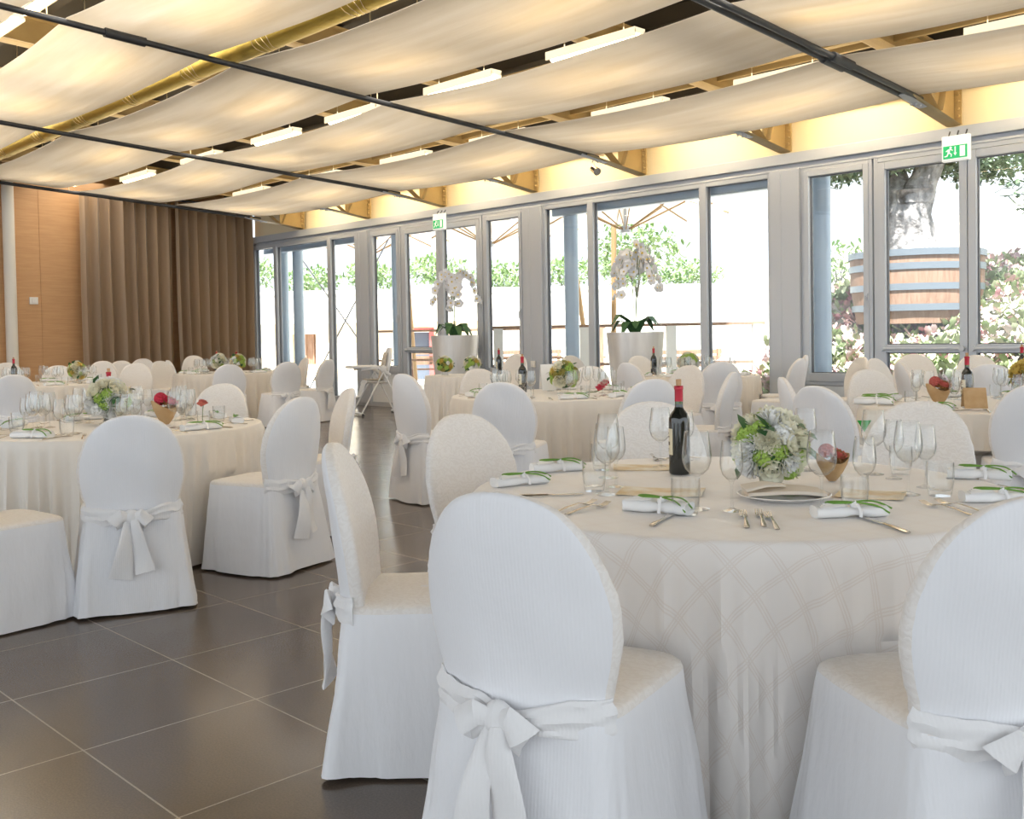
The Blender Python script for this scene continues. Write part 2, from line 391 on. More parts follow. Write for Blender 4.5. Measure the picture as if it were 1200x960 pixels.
def double_door(x0, x1):
    xm = (x0 + x1) / 2
    dn[0] += 1
    fr = MB(); frame(fr, x0, x1, 0.0, 3.19, .05, bot=.03); root = tag(fr.build('door_%d' % dn[0], 'alu', smooth=False, bevel=.004), kind='structure')
    for a, c, hs in ((x0 + .05, xm - .004, 1), (xm + .004, x1 - .05, -1)):
        l = MB(); frame(l, a, c, .035, 3.135, .085, W + .01, .09, .13); l.box(((a + c) / 2, W + .01, 1.02), (c - a - .17, .09, .09))
        lo = l.build('door_leaf', 'alu', root, smooth=False, bevel=.006)
        pane(a + .08, c - .08, 1.06, 3.06, lo); pane(a + .08, c - .08, .16, .98, lo)
        gasket(a + .083, c - .083, 1.063, 3.053, lo); gasket(a + .083, c - .083, .162, .977, lo)
        h = MB(); h.sweep([(a + .06, W - .07, 1.02), (c - .06, W - .07, 1.02)], .034, .034)
        for x in (a + .05, c - .05): h.cyl((x, W - .085, 1.02), (x, W - .03, 1.02), .03, 14)
        h.build('push_bar', 'alu', lo)
for k in range(4):           # the module repeats: fixed bay, then sash + door + sash
    x0 = -19.12 + 8.7 * k - (0 if k == 0 else .0)
    if k > 2: break
    fixed_bay([-19.05, -18.23, -16.30, -15.37] if k == 0 else [x + 8.7 * (k - 1) for x in (-10.59, -9.67, -7.72, -6.67)]); post(-15.37 + 8.7 * k, -14.97 + 8.7 * k)
    s0 = -14.97 + 8.7 * k
    sash(s0, s0 + .90); double_door(s0 + .92, s0 + 3.02); sash(s0 + 3.04, s0 + 3.97)
    post(s0 + 3.98, s0 + 4.38)
for k in range(2): pass

# ------------------------------------------------------------------ trusses, rods, fabric, lamps (overhead)
RODX = [-17.25, -12.94, -8.72, -4.46, -.2]
TRX = [-17.25, -15.05, -12.94, -10.8, -8.72, -6.5, -4.46, -2.3, -.2]
for X in TRX:
    b = MB()
    yb = [(11.12, 3.43), (10.55, 3.50), (9.95, 3.575)]
    # bottom flange plate rising from the head beam, top flange along the roof slope
    b.sweep([(X, y, z) for y, z in yb], .17, .022, (1, 0, 0), 8)
    b.sweep([(X, 11.22, 3.87), (X, -6.5, 3.87 + .0555 * 17.7)], .18, .03, (1, 0, 0), 8)
    b.sweep([(X, 11.22, 4.15), (X, -6.5, 4.15 + .0555 * 17.7)], .18, .03, (1, 0, 0), 8)
    # web of the roof beam
    b.add([(X - .01, 11.2, 3.86), (X - .01, -6.5, 4.84), (X - .01, -6.5, 5.12), (X - .01, 11.2, 4.14), (X + .01, 11.2, 3.86), (X + .01, -6.5, 4.84), (X + .01, -6.5, 5.12), (X + .01, 11.2, 4.14)],
          [(0, 1, 2, 3), (4, 7, 6, 5), (0, 4, 5, 1), (1, 5, 6, 2), (2, 6, 7, 3), (3, 7, 4, 0)])
    # gusset web between wall and knee, with vertical stiffener and diagonal
    b.add([(X - .008, 11.14, 3.45), (X - .008, 10.62, 3.51), (X - .008, 10.62, 3.86), (X - .008, 11.14, 3.86), (X + .008, 11.14, 3.45), (X + .008, 10.62, 3.51), (X + .008, 10.62, 3.86), (X + .008, 11.14, 3.86)],
          [(0, 1, 2, 3), (4, 7, 6, 5), (0, 4, 5, 1), (1, 5, 6, 2), (2, 6, 7, 3), (3, 7, 4, 0)])
    b.box((X, 11.12, 3.65), (.17, .02, .44))
    b.sweep([(X, 10.66, 3.52), (X, 10.80, 3.86)], .15, .016, (1, 0, 0), 8)
    b.sweep([(X, 10.62, 3.50), (X, 10.05, 3.90)], .13, .018, (1, 0, 0), 8)
    for z in (3.52, 3.60, 3.68, 3.76):
        for s_ in (-.06, .06): b.cyl((X + s_, 11.11, z), (X + s_, 11.07, z), .014, 8)
    t = tag(b.build('roof_beam', 'ochre', smooth=False), kind='structure')
    p = MB(); p.sweep([(X, 10.33, 3.512), (X, 9.85, 3.572)], .10, .016, (1, 0, 0), 8)
    for yy in (10.22, 10.12):
        for s_ in (-.028, .028): p.cyl((X + s_, yy, 3.525), (X + s_, yy, 3.500), .011, 8)
    p.build('splice_plate', 'alu', t)
    if X in RODX:
        r_ = MB()
        xs = (X - .045, X + .045) if X > -5 else (X,)
        for x in xs: r_.sweep([(x, 10.2, roofz(10.2) - .03), (x, -6.4, roofz(-6.4) - .03)], .055, .055, (1, 0, 0), 10)
        for yy in (3.86,) if X == -8.72 else ((8.55,) if X == -4.46 else ()):
            for x in xs: r_.sweep([(x, yy + .18, roofz(yy + .18) - .03), (x, yy - .18, roofz(yy - .18) - .03)], .085, .085, (1, 0, 0), 12)
        r_.build('suspension_rod', 'rod', t)
        c_ = MB()
        for yy in (9.6, 6.6, 3.2, 0, -3, -6): c_.cyl((X, yy, roofz(yy)), (X, yy, 3.87 + .0555 * (11.2 - yy)), .006, 6)
        c_.build('hanger', 'wire', t)
b = MB()      # purlins seen through the slots
for y in (9.4, 8.15, 6.35, 4.45, 2.75, 1.2, -.6, -2.4):
    for dy, w_ in ((0, .10), (.28, .05)): b.box((-6.6, y + dy, 4.0 + .0555 * (11.2 - y)), (25.2, w_, .09))
tag(b.build('roof_purlin', 'ochre', smooth=False), kind='structure')
b = MB(); b.box((-6.6, 10.98, 3.90), (25.2, .05, .06)); b.box((-6.6, 10.92, 3.95), (25.2, .2, .03)); tag(b.build('trim_4', 'ochre', smooth=False), kind='structure')

def drape(y0, y1, label, seed):
    xs = [XL + 2.05] + RODX[1:] + [4.4]
    b = MB(); rows = []; tot = []
    for i in range(len(xs) - 1):
        n = 30
        for k in range(n + (i == len(xs) - 2)):
            t = k / n; tot.append((xs[i] + (xs[i + 1] - xs[i]) * t, 4 * t * (1 - t)))
    nv = 18
    for x, s_ in tot:
        row = []
        for j in range(nv + 1):
            v = j / nv; pinch = .02 * s_
            y = y0 + pinch + (y1 - y0 - 2 * pinch) * v
            z = roofz(y) + .012 - .075 * s_ - .045 * s_ * sin(PI * v) + .018 * nz(x * .35, y * 5, 0, seed) * (.3 + s_) + .010 * nz(x * .8, y * 13, 2, seed) * (.2 + s_)
            row.append((x, y, z))
        rows.append(row)
    low = [[(p[0], p[1], p[2] - .004) for p in r] for r in rows]
    loops = [r + list(reversed(l)) for r, l in zip(rows, low)]
    b.rings(loops, 0, True)
    return tag(b.build('ceiling_drape', 'drape'), label, 'ceiling fabric', 'fabric strips slung under the roof')
drape(8.50, 10.16, 'cream ceiling fabric strip nearest the windows', 1)
drape(6.78, 8.18, 'cream ceiling fabric strip second from the windows', 2)
drape(4.98, 6.46, 'cream ceiling fabric strip between gold duct and warm strip lamps', 3)
drape(3.36, 4.66, 'cream ceiling fabric strip on the room side of the gold duct', 4)
drape(1.45, 3.00, 'cream ceiling fabric strip furthest from the windows', 5)

b = MB(); b.sweep([(XL + .1, 5.02, 4.05), (5, 5.02, 4.05)], .25, .25, (0, 0, 1), 18)
duct = tag(b.build('air_duct', 'gold'), 'shiny gold foil duct running above the gap in ceiling fabric', 'duct')
k = 0
for x in [XL + 1 + 1.42 * i for i in range(16)]:
    b = MB()
    for q in range(4):
        th = [2 * PI * i / 20 for i in range(21)]
        b.sweep([(x + q * .075 + .02 * sin(3 * a + q), 5.02 + .128 * cos(a), 4.05 + .128 * sin(a)) for a in th], .006, n=5)
    b.build('wire_wrap', 'wire', duct)

def strip_lamp(x0, x1, y, z, label, group='strip lamps above the fabric'):
    o = empty('strip_lamp', ((x0 + x1) / 2, y, z))
    L = x1 - x0
    h = MB(); h.box((0, 0, .045), (L + .06, .15, .05)); h.box((0, .07, .02), (L + .06, .012, .06)); h.box((0, -.07, .02), (L + .06, .012, .06)); h.build('housing', 'lampbody', o, smooth=False)
    for x in (-L * .35, L * .35): h = MB(); h.cyl((x, 0, .06), (x, 0, 4.31 + (11.6 - y) * .0612 - z), .006, 6); h.build('hanger', 'wire', o)
    t = MB(); t.sweep([(-L / 2, 0, .0), (L / 2, 0, .0)], .075, .05, (0, 1, 0), 10); t.build('lamp_tube', 'lamp', o)
    tag(o, label, 'lamp', group)
    return o
lamps = []
for y, x_list in ((7.36, [(-19, -18), (-16.8, -15.8), (-14.6, -13.6), (-12.5, -11.5), (-10.7, -9.7), (-8.75, -7.7), (-6.86, -5.8), (-4.2, -3.2), (-2, -1)]), (3.28, [(-16.5, -15.5), (-14.4, -13.4), (-12.3, -11.3), (-10.5, -9.7), (-9.45, -8.8), (-7.6, -6.6), (-5.4, -4.4), (-3, -2)]),
                   (9.35, [(-16.6, -15.6), (-14.4, -13.4), (-12.2, -11.2), (-10.2, -9.2), (-8, -7), (-6, -5), (-3.6, -2.6), (-1.5, -.5)]), (5.80, [(-16.3, -15.3), (-14.2, -13.2), (-12.1, -11.1), (-10.2, -9.2), (-7.9, -6.9), (-5.9, -4.9), (-3.6, -2.6), (-1.5, -.5)]), (4.05, [(-16.3, -15.3), (-14.2, -13.2), (-12.1, -11.1), (-10.2, -9.2), (-7.9, -6.9), (-5.9, -4.9), (-3.6, -2.6)]), (2.2, [(-16.3, -15.3), (-14.2, -13.2), (-12.1, -11.1), (-10.2, -9.2), (-7.9, -6.9), (-5.9, -4.9)])):  # rows on this line are added lamps, hidden by the fabric they brighten
    row = []
    for x0, x1 in x_list:
        z = 3.96 + (.0555 * (7.36 - y)) + (.2 if x1 < -17.5 else 0)
        row.append(strip_lamp(x0, x1, y, z, 'x'))
    lamps.append((y, row))
for (y, row), nm in zip(lamps, ('over the second fabric slot', 'over the slot furthest from the windows', 'added to brighten the fabric nearest the windows', 'added to brighten the fabric beside the gold duct', 'added to brighten the fabric past the gold duct', 'added to brighten the fabric furthest inside')):
    for i, o in enumerate(row): o['label'] = '%s warm strip lamp from the timber wall, %s' % (ORD[i], nm)
# cove lamps between the truss knees, washing the cream upstand
for i in range(len(TRX) - 1):
    xm = (TRX[i] + TRX[i + 1]) / 2
    o = empty('cove_lamp', (xm, 10.62, 3.97))
    h = MB(); h.box((0, 0, .05), (1.3, .1, .05)); h.build('housing', 'lampbody', o, smooth=False)
    t = MB(); t.sweep([(-.6, 0, 0), (.6, 0, 0)], .04, .04, (0, 1, 0), 8); t.build('lamp_tube', 'lamp', o)
    tag(o, '%s cove lamp from the timber wall, lighting the cream band over the glazing' % ORD[i], 'lamp', 'cove lamps over the glazing')
    l = bpy.data.lights.new('cove_glow', 'AREA'); l.shape = 'RECTANGLE'; l.size = 1.3; l.size_y = .08; l.energy = 9; l.color = (1., .76, .42)
    lo = bpy.data.objects.new('cove_glow', l); COL.objects.link(lo); lo.parent = o; lo.location = (0, .03, -.03)
    lo.rotation_euler = (rad(52), 0, 0)
for y, row in lamps:
    for o in row:
        l = bpy.data.lights.new('drape_fill', 'AREA'); l.shape = 'RECTANGLE'; l.size = 2.1; l.size_y = 1.35; l.energy = 13.5; l.color = (1., .945, .86)  # unseen light wider than its lamp, added to brighten the fabric evenly
        lo = bpy.data.objects.new('drape_fill', l); COL.objects.link(lo); lo.parent = o; lo.location = (0, 0, .12)

# ------------------------------------------------------------------ far wall: curtains, pipe, switch
def curtain(y0, y1, label, seed, gather):
    b = MB(); n = int((y1 - y0) * 70); rows = []
    for k in range(14):
        v = k / 13; z = .02 + 3.98 * v
        row = []
        for i in range(n + 1):
            u = i / n; y = y0 + (y1 - y0) * u
            f = (y - y0) * 2 * PI / gather
            ph = 1.1 * nz(y * 1.3, 0, 1, seed)
            a = .15 * (.75 + .25 * (1 - v)) * (.7 + .6 * abs(nz(y * 2, 3, 0, seed)))
            x = XL + .34 + a * sin(f + ph) + .02 * sin(2.3 * f + seed) + .02 * nz(y * 3, z * .6, 0, seed)
            row.append((x, y + .03 * cos(f + ph) + .05 * nz(0, y, z * .4, seed) * (1 - v), z))
        rows.append(row)
    back = [[(p[0] - .012, p[1], p[2]) for p in r] for r in rows]
    b.rings([r + list(reversed(q)) for r, q in zip(rows, back)], 0, True)
    tag(b.build('curtain', 'curtain'), label, 'curtain', 'brown curtains')
curtain(7.42, 9.24, 'brown pleated curtain beside the timber wall panel', 3, .235)
curtain(9.27, 11.0, 'brown pleated curtain beside the glazed wall', 5, .205)
b = MB(); b.cyl((XL + .42, 7.3, 4.02), (XL + .42, 11.05, 4.02), .02, 10); tag(b.build('curtain_rail', 'rod'), 'dark rail carrying both brown curtains', 'curtain rail')
b = MB(); b.cyl((XL + .12, 6.26, 0.), (XL + .12, 6.26, 4.4), .10, 20); tag(b.build('wall_pipe', 'pipe'), 'cream painted vertical pipe against the timber wall', 'pipe')
b = MB(); b.box((XL + .012, 6.69, 2.03), (.022, .15, .13)); b.box((XL + .026, 6.69, 2.03), (.012, .07, .08)); tag(b.build('light_switch', 'switch', smooth=False, bevel=.004), 'white square switch plate on the timber wall', 'switch')
b = MB(); b.box((-10.78, W - .085, .80), (.10, .02, .10)); b.box((-10.78, W - .097, .80), (.05, .01, .05)); tag(b.build('wall_socket', 'switch', smooth=False, bevel=.004), 'small white socket on the grey post by the glass', 'socket')
# spotlight hanging before the cream band
o = empty('spotlight', (-9.05, 10.5, 3.80)); b = MB(); b.cyl((0, 0, 0), (0, 0, -.30), .008, 6); b.build('stem', 'alu', o)
b = MB(); b.cyl((-.02, 0, -.30), (.09, -.04, -.36), .045, 14, r2=.055); b.build('lamp_head', 'steel', o); tag(o, 'small metal spotlight hanging before the cream band', 'spotlight')

# emergency exit signs
def exit_sign(x, label, mirror):
    o = empty('exit_sign', (x, W - .14, 3.02)); tag(o, label, 'exit sign', 'green exit signs')
    b = MB(); b.box((0, 0, .135), (.29, .06, .27)); b.build('sign_box', 'white_sign', o, smooth=False, bevel=.008)
    b = MB(); b.box((0, -.033, .095), (.25, .008, .135)); g = b.build('green_panel', 'green_sign', o, smooth=False)
    b = MB(); y = -.039
    def q(pts): 
        n = len(pts); b.add([(px, y, pz) for px, pz in pts] + [(px, y + .003, pz) for px, pz in pts], [tuple(range(n)), tuple(reversed(range(n, 2 * n)))] + [(i, (i + 1) % n, n + (i + 1) % n, n + i) for i in range(n)])
    s = -1 if mirror else 1
    fx = lambda P: [(s * px, pz) for px, pz in P]
    # running man
    q(fx([(-.045 + .013 * cos(a), .142 + .013 * sin(a)) for a in [2 * PI * i / 12 for i in range(12)]]))
    q(fx([(-.072, .126), (-.05, .130), (-.055, .088), (-.078, .092)]))
    q(fx([(-.06, .127), (-.025, .108), (-.022, .116), (-.05, .134)])); q(fx([(-.072, .126), (-.098, .108), (-.094, .100), (-.066, .116)]))
    q(fx([(-.058, .092), (-.032, .074), (-.036, .045), (-.046, .046), (-.044, .070), (-.066, .084)])); q(fx([(-.076, .094), (-.088, .062), (-.112, .058), (-.112, .049), (-.082, .050), (-.062, .088)]))
    # arrow and door
    q(fx([(-.004, .150), (.008, .150), (.008, .085), (.020, .085), (.002, .055), (-.016, .085), (-.004, .085)]))
    q(fx([(.050, .040), (.105, .040), (.105, .152), (.050, .152)]))
    b.build('pictogram', 'white_sign', g, smooth=False)
    b = MB()
    for xx in (-.09, .0, .09): b.cyl((xx, .02, .27), (xx, .06, .33), .008, 6)
    b.build('bracket', 'rod', o)
exit_sign(-12.85, 'small green exit sign over the far glass door', False)
exit_sign(-4.37, 'larger green exit sign with running figure over the near glass door', False)

# ------------------------------------------------------------------ chairs
def chair_proto(seed, hi):
    root = empty('banquet_chair')
    # seat and skirt
    n = 120 if hi else 64; nz_ = 26 if hi else 14
    def lp(v, seed=seed):
        z = .012 + .453 * v; d = 1 - v
        hx = .222 + .043 * d; yf = .225 + .03 * d; ybk = -.235 - .058 * d
        R = []
        for i in range(n):
            a = 2 * PI * i / n; c_, s_ = cos(a), sin(a); e = 2 / (6.5 - 2.2 * d)
            x = hx * math.copysign(abs(c_) ** e, c_); hy = yf if s_ > 0 else -ybk
            y = hy * math.copysign(abs(s_) ** e, s_)
            k = .034 * d ** 1.2 * abs(sin(2 * a)) ** 6
            w = d ** 1.1 * (.030 * nz(c_ * 2.4, s_ * 2.4, z * .7, seed) + .012 * nz(c_ * 7, s_ * 7, z * .6, seed + 2)) + .006 * nz(x * 9 + z * 5, y * 9, z * 6, seed) + .004 * (1 - abs(2 * nz(c_ * 9, s_ * 9, z * 2.2, seed + 5))) * d ** .4
            f = 1 + (k + w) / max(.05, math.hypot(x, y))
            R.append((x * f, y * f, z + (.008 * nz(c_ * 2, s_ * 2, 5, seed) * (1 if d > .98 else 0) if d > .98 else 0)))
        return R
    rings = [lp(k / nz_) for k in range(nz_ + 1)]
    top = rings[-1]
    for sc, dz in ((.985, .010), (.95, .017), (.85, .021), (.6, .024), (.3, .025), (.05, .025)):
        rings.append([(x * sc, -.005 + (y + .005) * sc, .465 + dz + .003 * nz(x * 6, y * 6, sc, seed)) for x, y, z in top])
    b = MB(); b.rings(rings, 0, True, mats=lambda k, i: 1 if k >= nz_ else 0)
    b.build('seat_cover', ['plain', 'damask'], root)
    # back
    m = 56 if hi else 32; L = 34 if hi else 20
    rings = []
    for k in range(L + 1):
        t = k / L
        if t < .3:
            u = t / .3; z = .40 + .26 * u; w = .190 + .045 * (3 * u * u - 2 * u ** 3); th = .036
        else:
            ph = (t - .3) / .7 * rad(88.5); z = .66 + .27 * sin(ph); w = .235 * cos(ph) ** .86; th = .036 * max(.30, cos(ph) ** .5)
        yc = -.205 - .155 * (z - .45); R = []
        for i in range(m):
            a = 2 * PI * i / m; c_, s_ = cos(a), sin(a)
            x = w * math.copysign(abs(c_) ** .72, c_); y = th * math.copysign(abs(s_) ** .62, s_)
            edge = abs(c_) ** 3
            y += yc + .045 * (x / .235) ** 2
            rim = .0045 * nz(x * 8, y * 20, z * 42, seed) * edge
            fold = -(.016 * max(0, nz(x * 10, 0, z * 1.2, seed + 4)) + .010 * nz(x * 5 + z * 4, 1, z * 5, seed + 6)) * (1 if s_ < 0 else .2) * (1 - edge)
            R.append((x + rim * math.copysign(1, c_), y + fold, z + .003 * nz(x * 9, y * 9, z * 3, seed)))
        rings.append(R)
    b = MB(); b.rings(rings, 1, True, mats=lambda k, i: 0 if sin(2 * PI * (i + .5) / m) < -.30 and k < L - 1 else 1)
    b.build('back_cover', ['plain', 'damask'], root)
    # sash round the rear of the back
    b = MB(); na = 44 if hi else 24; pts = []; R = []
    for k in range(na + 1):
        a = rad(-8) - rad(164) * k / na
        x = .213 * cos(a); y = -.208 + .050 * sin(a) + .035 * (x / .235) ** 2; u = k / na * 2 - 1
        pinch = .55 + .45 * min(1, abs(u + .06) * 2.2)
        zc = .455 + .016 * abs(u) + .010 * nz(k * .25, 0, 0, seed); hh = .041 * pinch
        nx, ny = cos(a), sin(a); ring = []
        for j in range(22):
            q = 2 * PI * j / 22
            rr = .011 * cos(q) + (.005 * nz(k * .22, sin(q) * 4.5, 1, seed) + .0045 * sin(sin(q) * 7 + k * .12 + 2 * nz(k * .15, 0, 3, seed))) * max(0, cos(q)) ** .5
            ring.append((x + nx * rr, y + ny * rr - .004, zc + hh * sin(q)))
        R.append(ring)
    b.rings(R, 0, True); sash_o = b.build('sash', 'sash', root)
    # bow: knot, two loops, two tails
    b = MB(); kx = -.012; ky = -.275; kz = .455
    b.ball((kx, ky, kz), .034, 14, 8, 0, (1., .75, 1.15), .0015)
    for s_, ln, dr in ((-1, .085, .03), (1, .075, .045)):
        P = [(kx, ky - .005, kz), (kx + s_ * ln * .5, ky - .022, kz + .012), (kx + s_ * ln, ky - .018, kz - dr * .5), (kx + s_ * ln * .75, ky - .004, kz - dr), (kx + s_ * .01, ky - .006, kz - .01)]
        b.sweep(P, [.03, .058, .07, .05, .025], [.016, .020, .018, .014, .012], (0, 0, 1), 10)
    for s_, ln, wd in (((-1, .255, .085), (1, .275, .135)) if seed == 1 else ((-1, .265, .105), (1, .245, .09))):
        P = []; Wd = []; Sd = []
        for k in range(11):
            t = k / 10
            P.append((kx + s_ * (.012 + .042 * t), ky - .012 - .028 * t ** .7 - .010 * sin(5 * t + s_), kz - .01 - ln * t)); Wd.append(.034 + (wd - .034) * t ** .8)
            an = .5 * sin(2.5 * t + s_ * 1.3 + seed) * (1 - t * .4); Sd.append(Vector((cos(an), sin(an), 0)))
        b.sweep(P, Wd, [.017 - .009 * k / 10 for k in range(11)], Sd, 12)
    b.build('bow', 'sash', sash_o)
    return root
NEAR = [chair_proto(s, True) for s in (1, 2, 3, 4)]
FAR = [chair_proto(s, False) for s in (5, 6)]
# (back top x, y, height scale, facing, prototype, label)
CH = [
 (-1.50, 1.43, 1.0, 14, 'n0', 'closest white covered chair, seen from behind with large hanging bow'),
 (-.67, 2.04, 1.0, 57, 'n1', 'white covered chair cut off by the lower right corner of the photo'),
 (-2.56, 1.75, 1.0, -44, 'n2', 'white covered chair beside the aisle, turned sideways to the nearest table'),
 (-3.10, 2.74, 1.0, -92, 'n3', 'white chair facing the camera beside the two rolled napkins, behind the closest chair'),
 (-2.84, 3.67, 1.005, -131, 'f0', 'ivory patterned chair facing the camera directly behind the tall wine bottle'),
 (-1.87, 4.30, 1.005, -172, 'f1', 'broad ivory patterned chair facing the camera behind the glasses right of the flowers'),
 (-4.50, 1.97, .985, 69, 'n1', 'white chair with centred bow, back to camera at the left table'),
 (-4.69, 2.99, 1.007, -251, 'n3', 'white chair at the left table, turned away beside the aisle with side bow'),
 (-5.46, 3.85, .99, -203, 'f0', 'narrow side view of a white chair just behind the aisle chair'),
 (-4.82, 1.23, .96, 8, 'n2', 'white chair cut off by the left edge of the photo, seat showing'),
 (-6.62, 3.58, 1.008, -150, 'f1', 'pale chair facing the camera behind the glasses on the left table'),
 (-4.98, 4.77, 1.0, 31, 'n1', 'plain bluish chair back in front of the middle table with a bottle'),
 (-4.25, 5.51, 1.004, 66, 'f0', 'grey pleated chair back rising behind the ivory chair and tall bottle'),
 (-6.00, 4.73, 1.047, -5, 'f1', 'white chair alone on the open floor, left of the middle table'),
 (-7.23, 6.62, 1.0, -106, 'f0', 'cream chair facing the camera at the left end of the middle table'),
 (-6.47, 7.39, 1.007, -153, 'f1', 'beige chair facing the camera behind the middle table, by the red flower'),
 (-4.49, 6.84, .996, -247, 'f0', 'slim cream chair seen edge on, leaning above the nearest flower ball'),
 (-5.73, 8.00, 1.0, -185, 'f1', 'cream rounded chair just right of the tall bottle neck'),
 (-5.92, 8.82, 1.008, 43, 'f0', 'grey chair with its back to camera at the table against the fixed windows'),
 (-6.91, 8.51, 1.0, -9, 'f1', 'grey chair at the near left side of the window table'),
 (-8.08, 10.18, 1.029, -105, 'f0', 'bright white chair at the far left side of the window table'),
 (-5.60, 9.85, 1.015, -262, 'f1', 'white gathered chair at the right end of the window table'),
 (-5.98, 10.62, 1.03, -238, 'f0', 'white chair tucked behind the gathered chair at the window table'),
 (-5.25, 10.55, 1.012, -215, 'f1', 'thin edge-on white chair before the tall window sill'),
 (-9.23, 10.15, 1.03, -100, 'f0', 'small pale chair in front of the blue-grey column by the glass'),
 (-3.57, 6.06, 1.005, -51, 'f0', 'slim cream chair seen edge on at the left of the right-hand table'),
 (-2.90, 5.27, 1.0, -13, 'n1', 'large grey chair back between flower ball and right-hand table'),
 (-3.69, 7.51, 1.002, -116, 'f1', 'cream patterned chair facing the camera left of the rolled napkins'),
 (-1.92, 5.89, 1.004, 29, 'n3', 'bluish chair back cut off by the right edge, at the right-hand table'),
 (-4.18, 9.16, 1.009, -50, 'f0', 'grey chair at the near left of the table beside the glass doors'),
 (-4.81, 9.95, 1.016, -94, 'f1', 'thin white chair edge on before the left leaf of the near door'),
 (-4.77, 10.80, 1.04, -150, 'f0', 'pale bluish chair right against the near glass door'),
 (-3.17, 8.60, 1.014, 10, 'f1', 'pale chair back half hidden behind the bottle on the right-hand table'),
 (-4.0, 10.49, 1.04, -140, 'f0', 'whitish chair seen through the glasses below the door push bar'),
 (-12.75, 6.99, .982, 61, 'f1', 'white chair with knotted bow before the far curtain table'),
 (-12.35, 7.68, 1.0, 83, 'f0', 'white chair with bright gathered back at the far curtain table'),
 (-14.15, 9.13, 1.006, -195, 'f1', 'cream chair facing the room at the far table, against the glass'),
 (-12.79, 8.66, 1.005, -247, 'f0', 'bright white chair turned sideways before the glass, left of the high chair'),
 (-17.0, 8.62, 1.056, -102, 'f1', 'pale chair at the curtain side of the far table'),
 (-16.28, 7.80, .994, -38, 'f0', 'pale chair with rounded top beside the curtain seam'),
 (-11.24, 3.67, .997, 61, 'f1', 'grey chair back in front of the far left table with a bottle'),
 (-15.76, 5.06, 1.049, -96, 'f0', 'cream chair behind the bottle on the far left table'),
 (-14.9, 4.45, .993, -103, 'f1', 'grey rounded chair behind the glasses on the far left table'),
 (-14.55, 5.35, 1.006, -113, 'f0', 'cream chair facing the room beside the timber panel'),
 (-13.6, 6.05, 1.023, -127, 'f1', 'white chair with gathered back where timber panel meets curtain'),
 (-16.27, 6.68, 1.02, -122, 'f0', 'whitish chair directly behind that gathered white one by the curtain'),
 (-16.75, 7.19, 1.004, -126, 'f1', 'bright white chair against the curtain above the red-capped bottle'),
 (-17.6, 7.95, 1.015, -127, 'f0', 'thin white chair edge on against the dark curtain folds'),
 (-15.75, 7.40, 1.0, -83, 'f1', 'white chair with bright side before the first curtain'),
 (-10.35, 10.25, 1.05, -174, 'f0', 'pale chair right of the orchid planter, before the glass'),
]
CHAIRS = []
for x, y, s, a, p, lab in CH:
    src = (NEAR if p[0] == 'n' else FAR)[int(p[1])]
    ra = rad(a); fx, fy = -sin(ra), cos(ra)
    o = place(src, USED, (x + fx * .268, y + fy * .268, 0), ra, (1, 1, s))
    tag(o, lab, 'chair', 'white covered banquet chairs')
    CHAIRS.append(o)

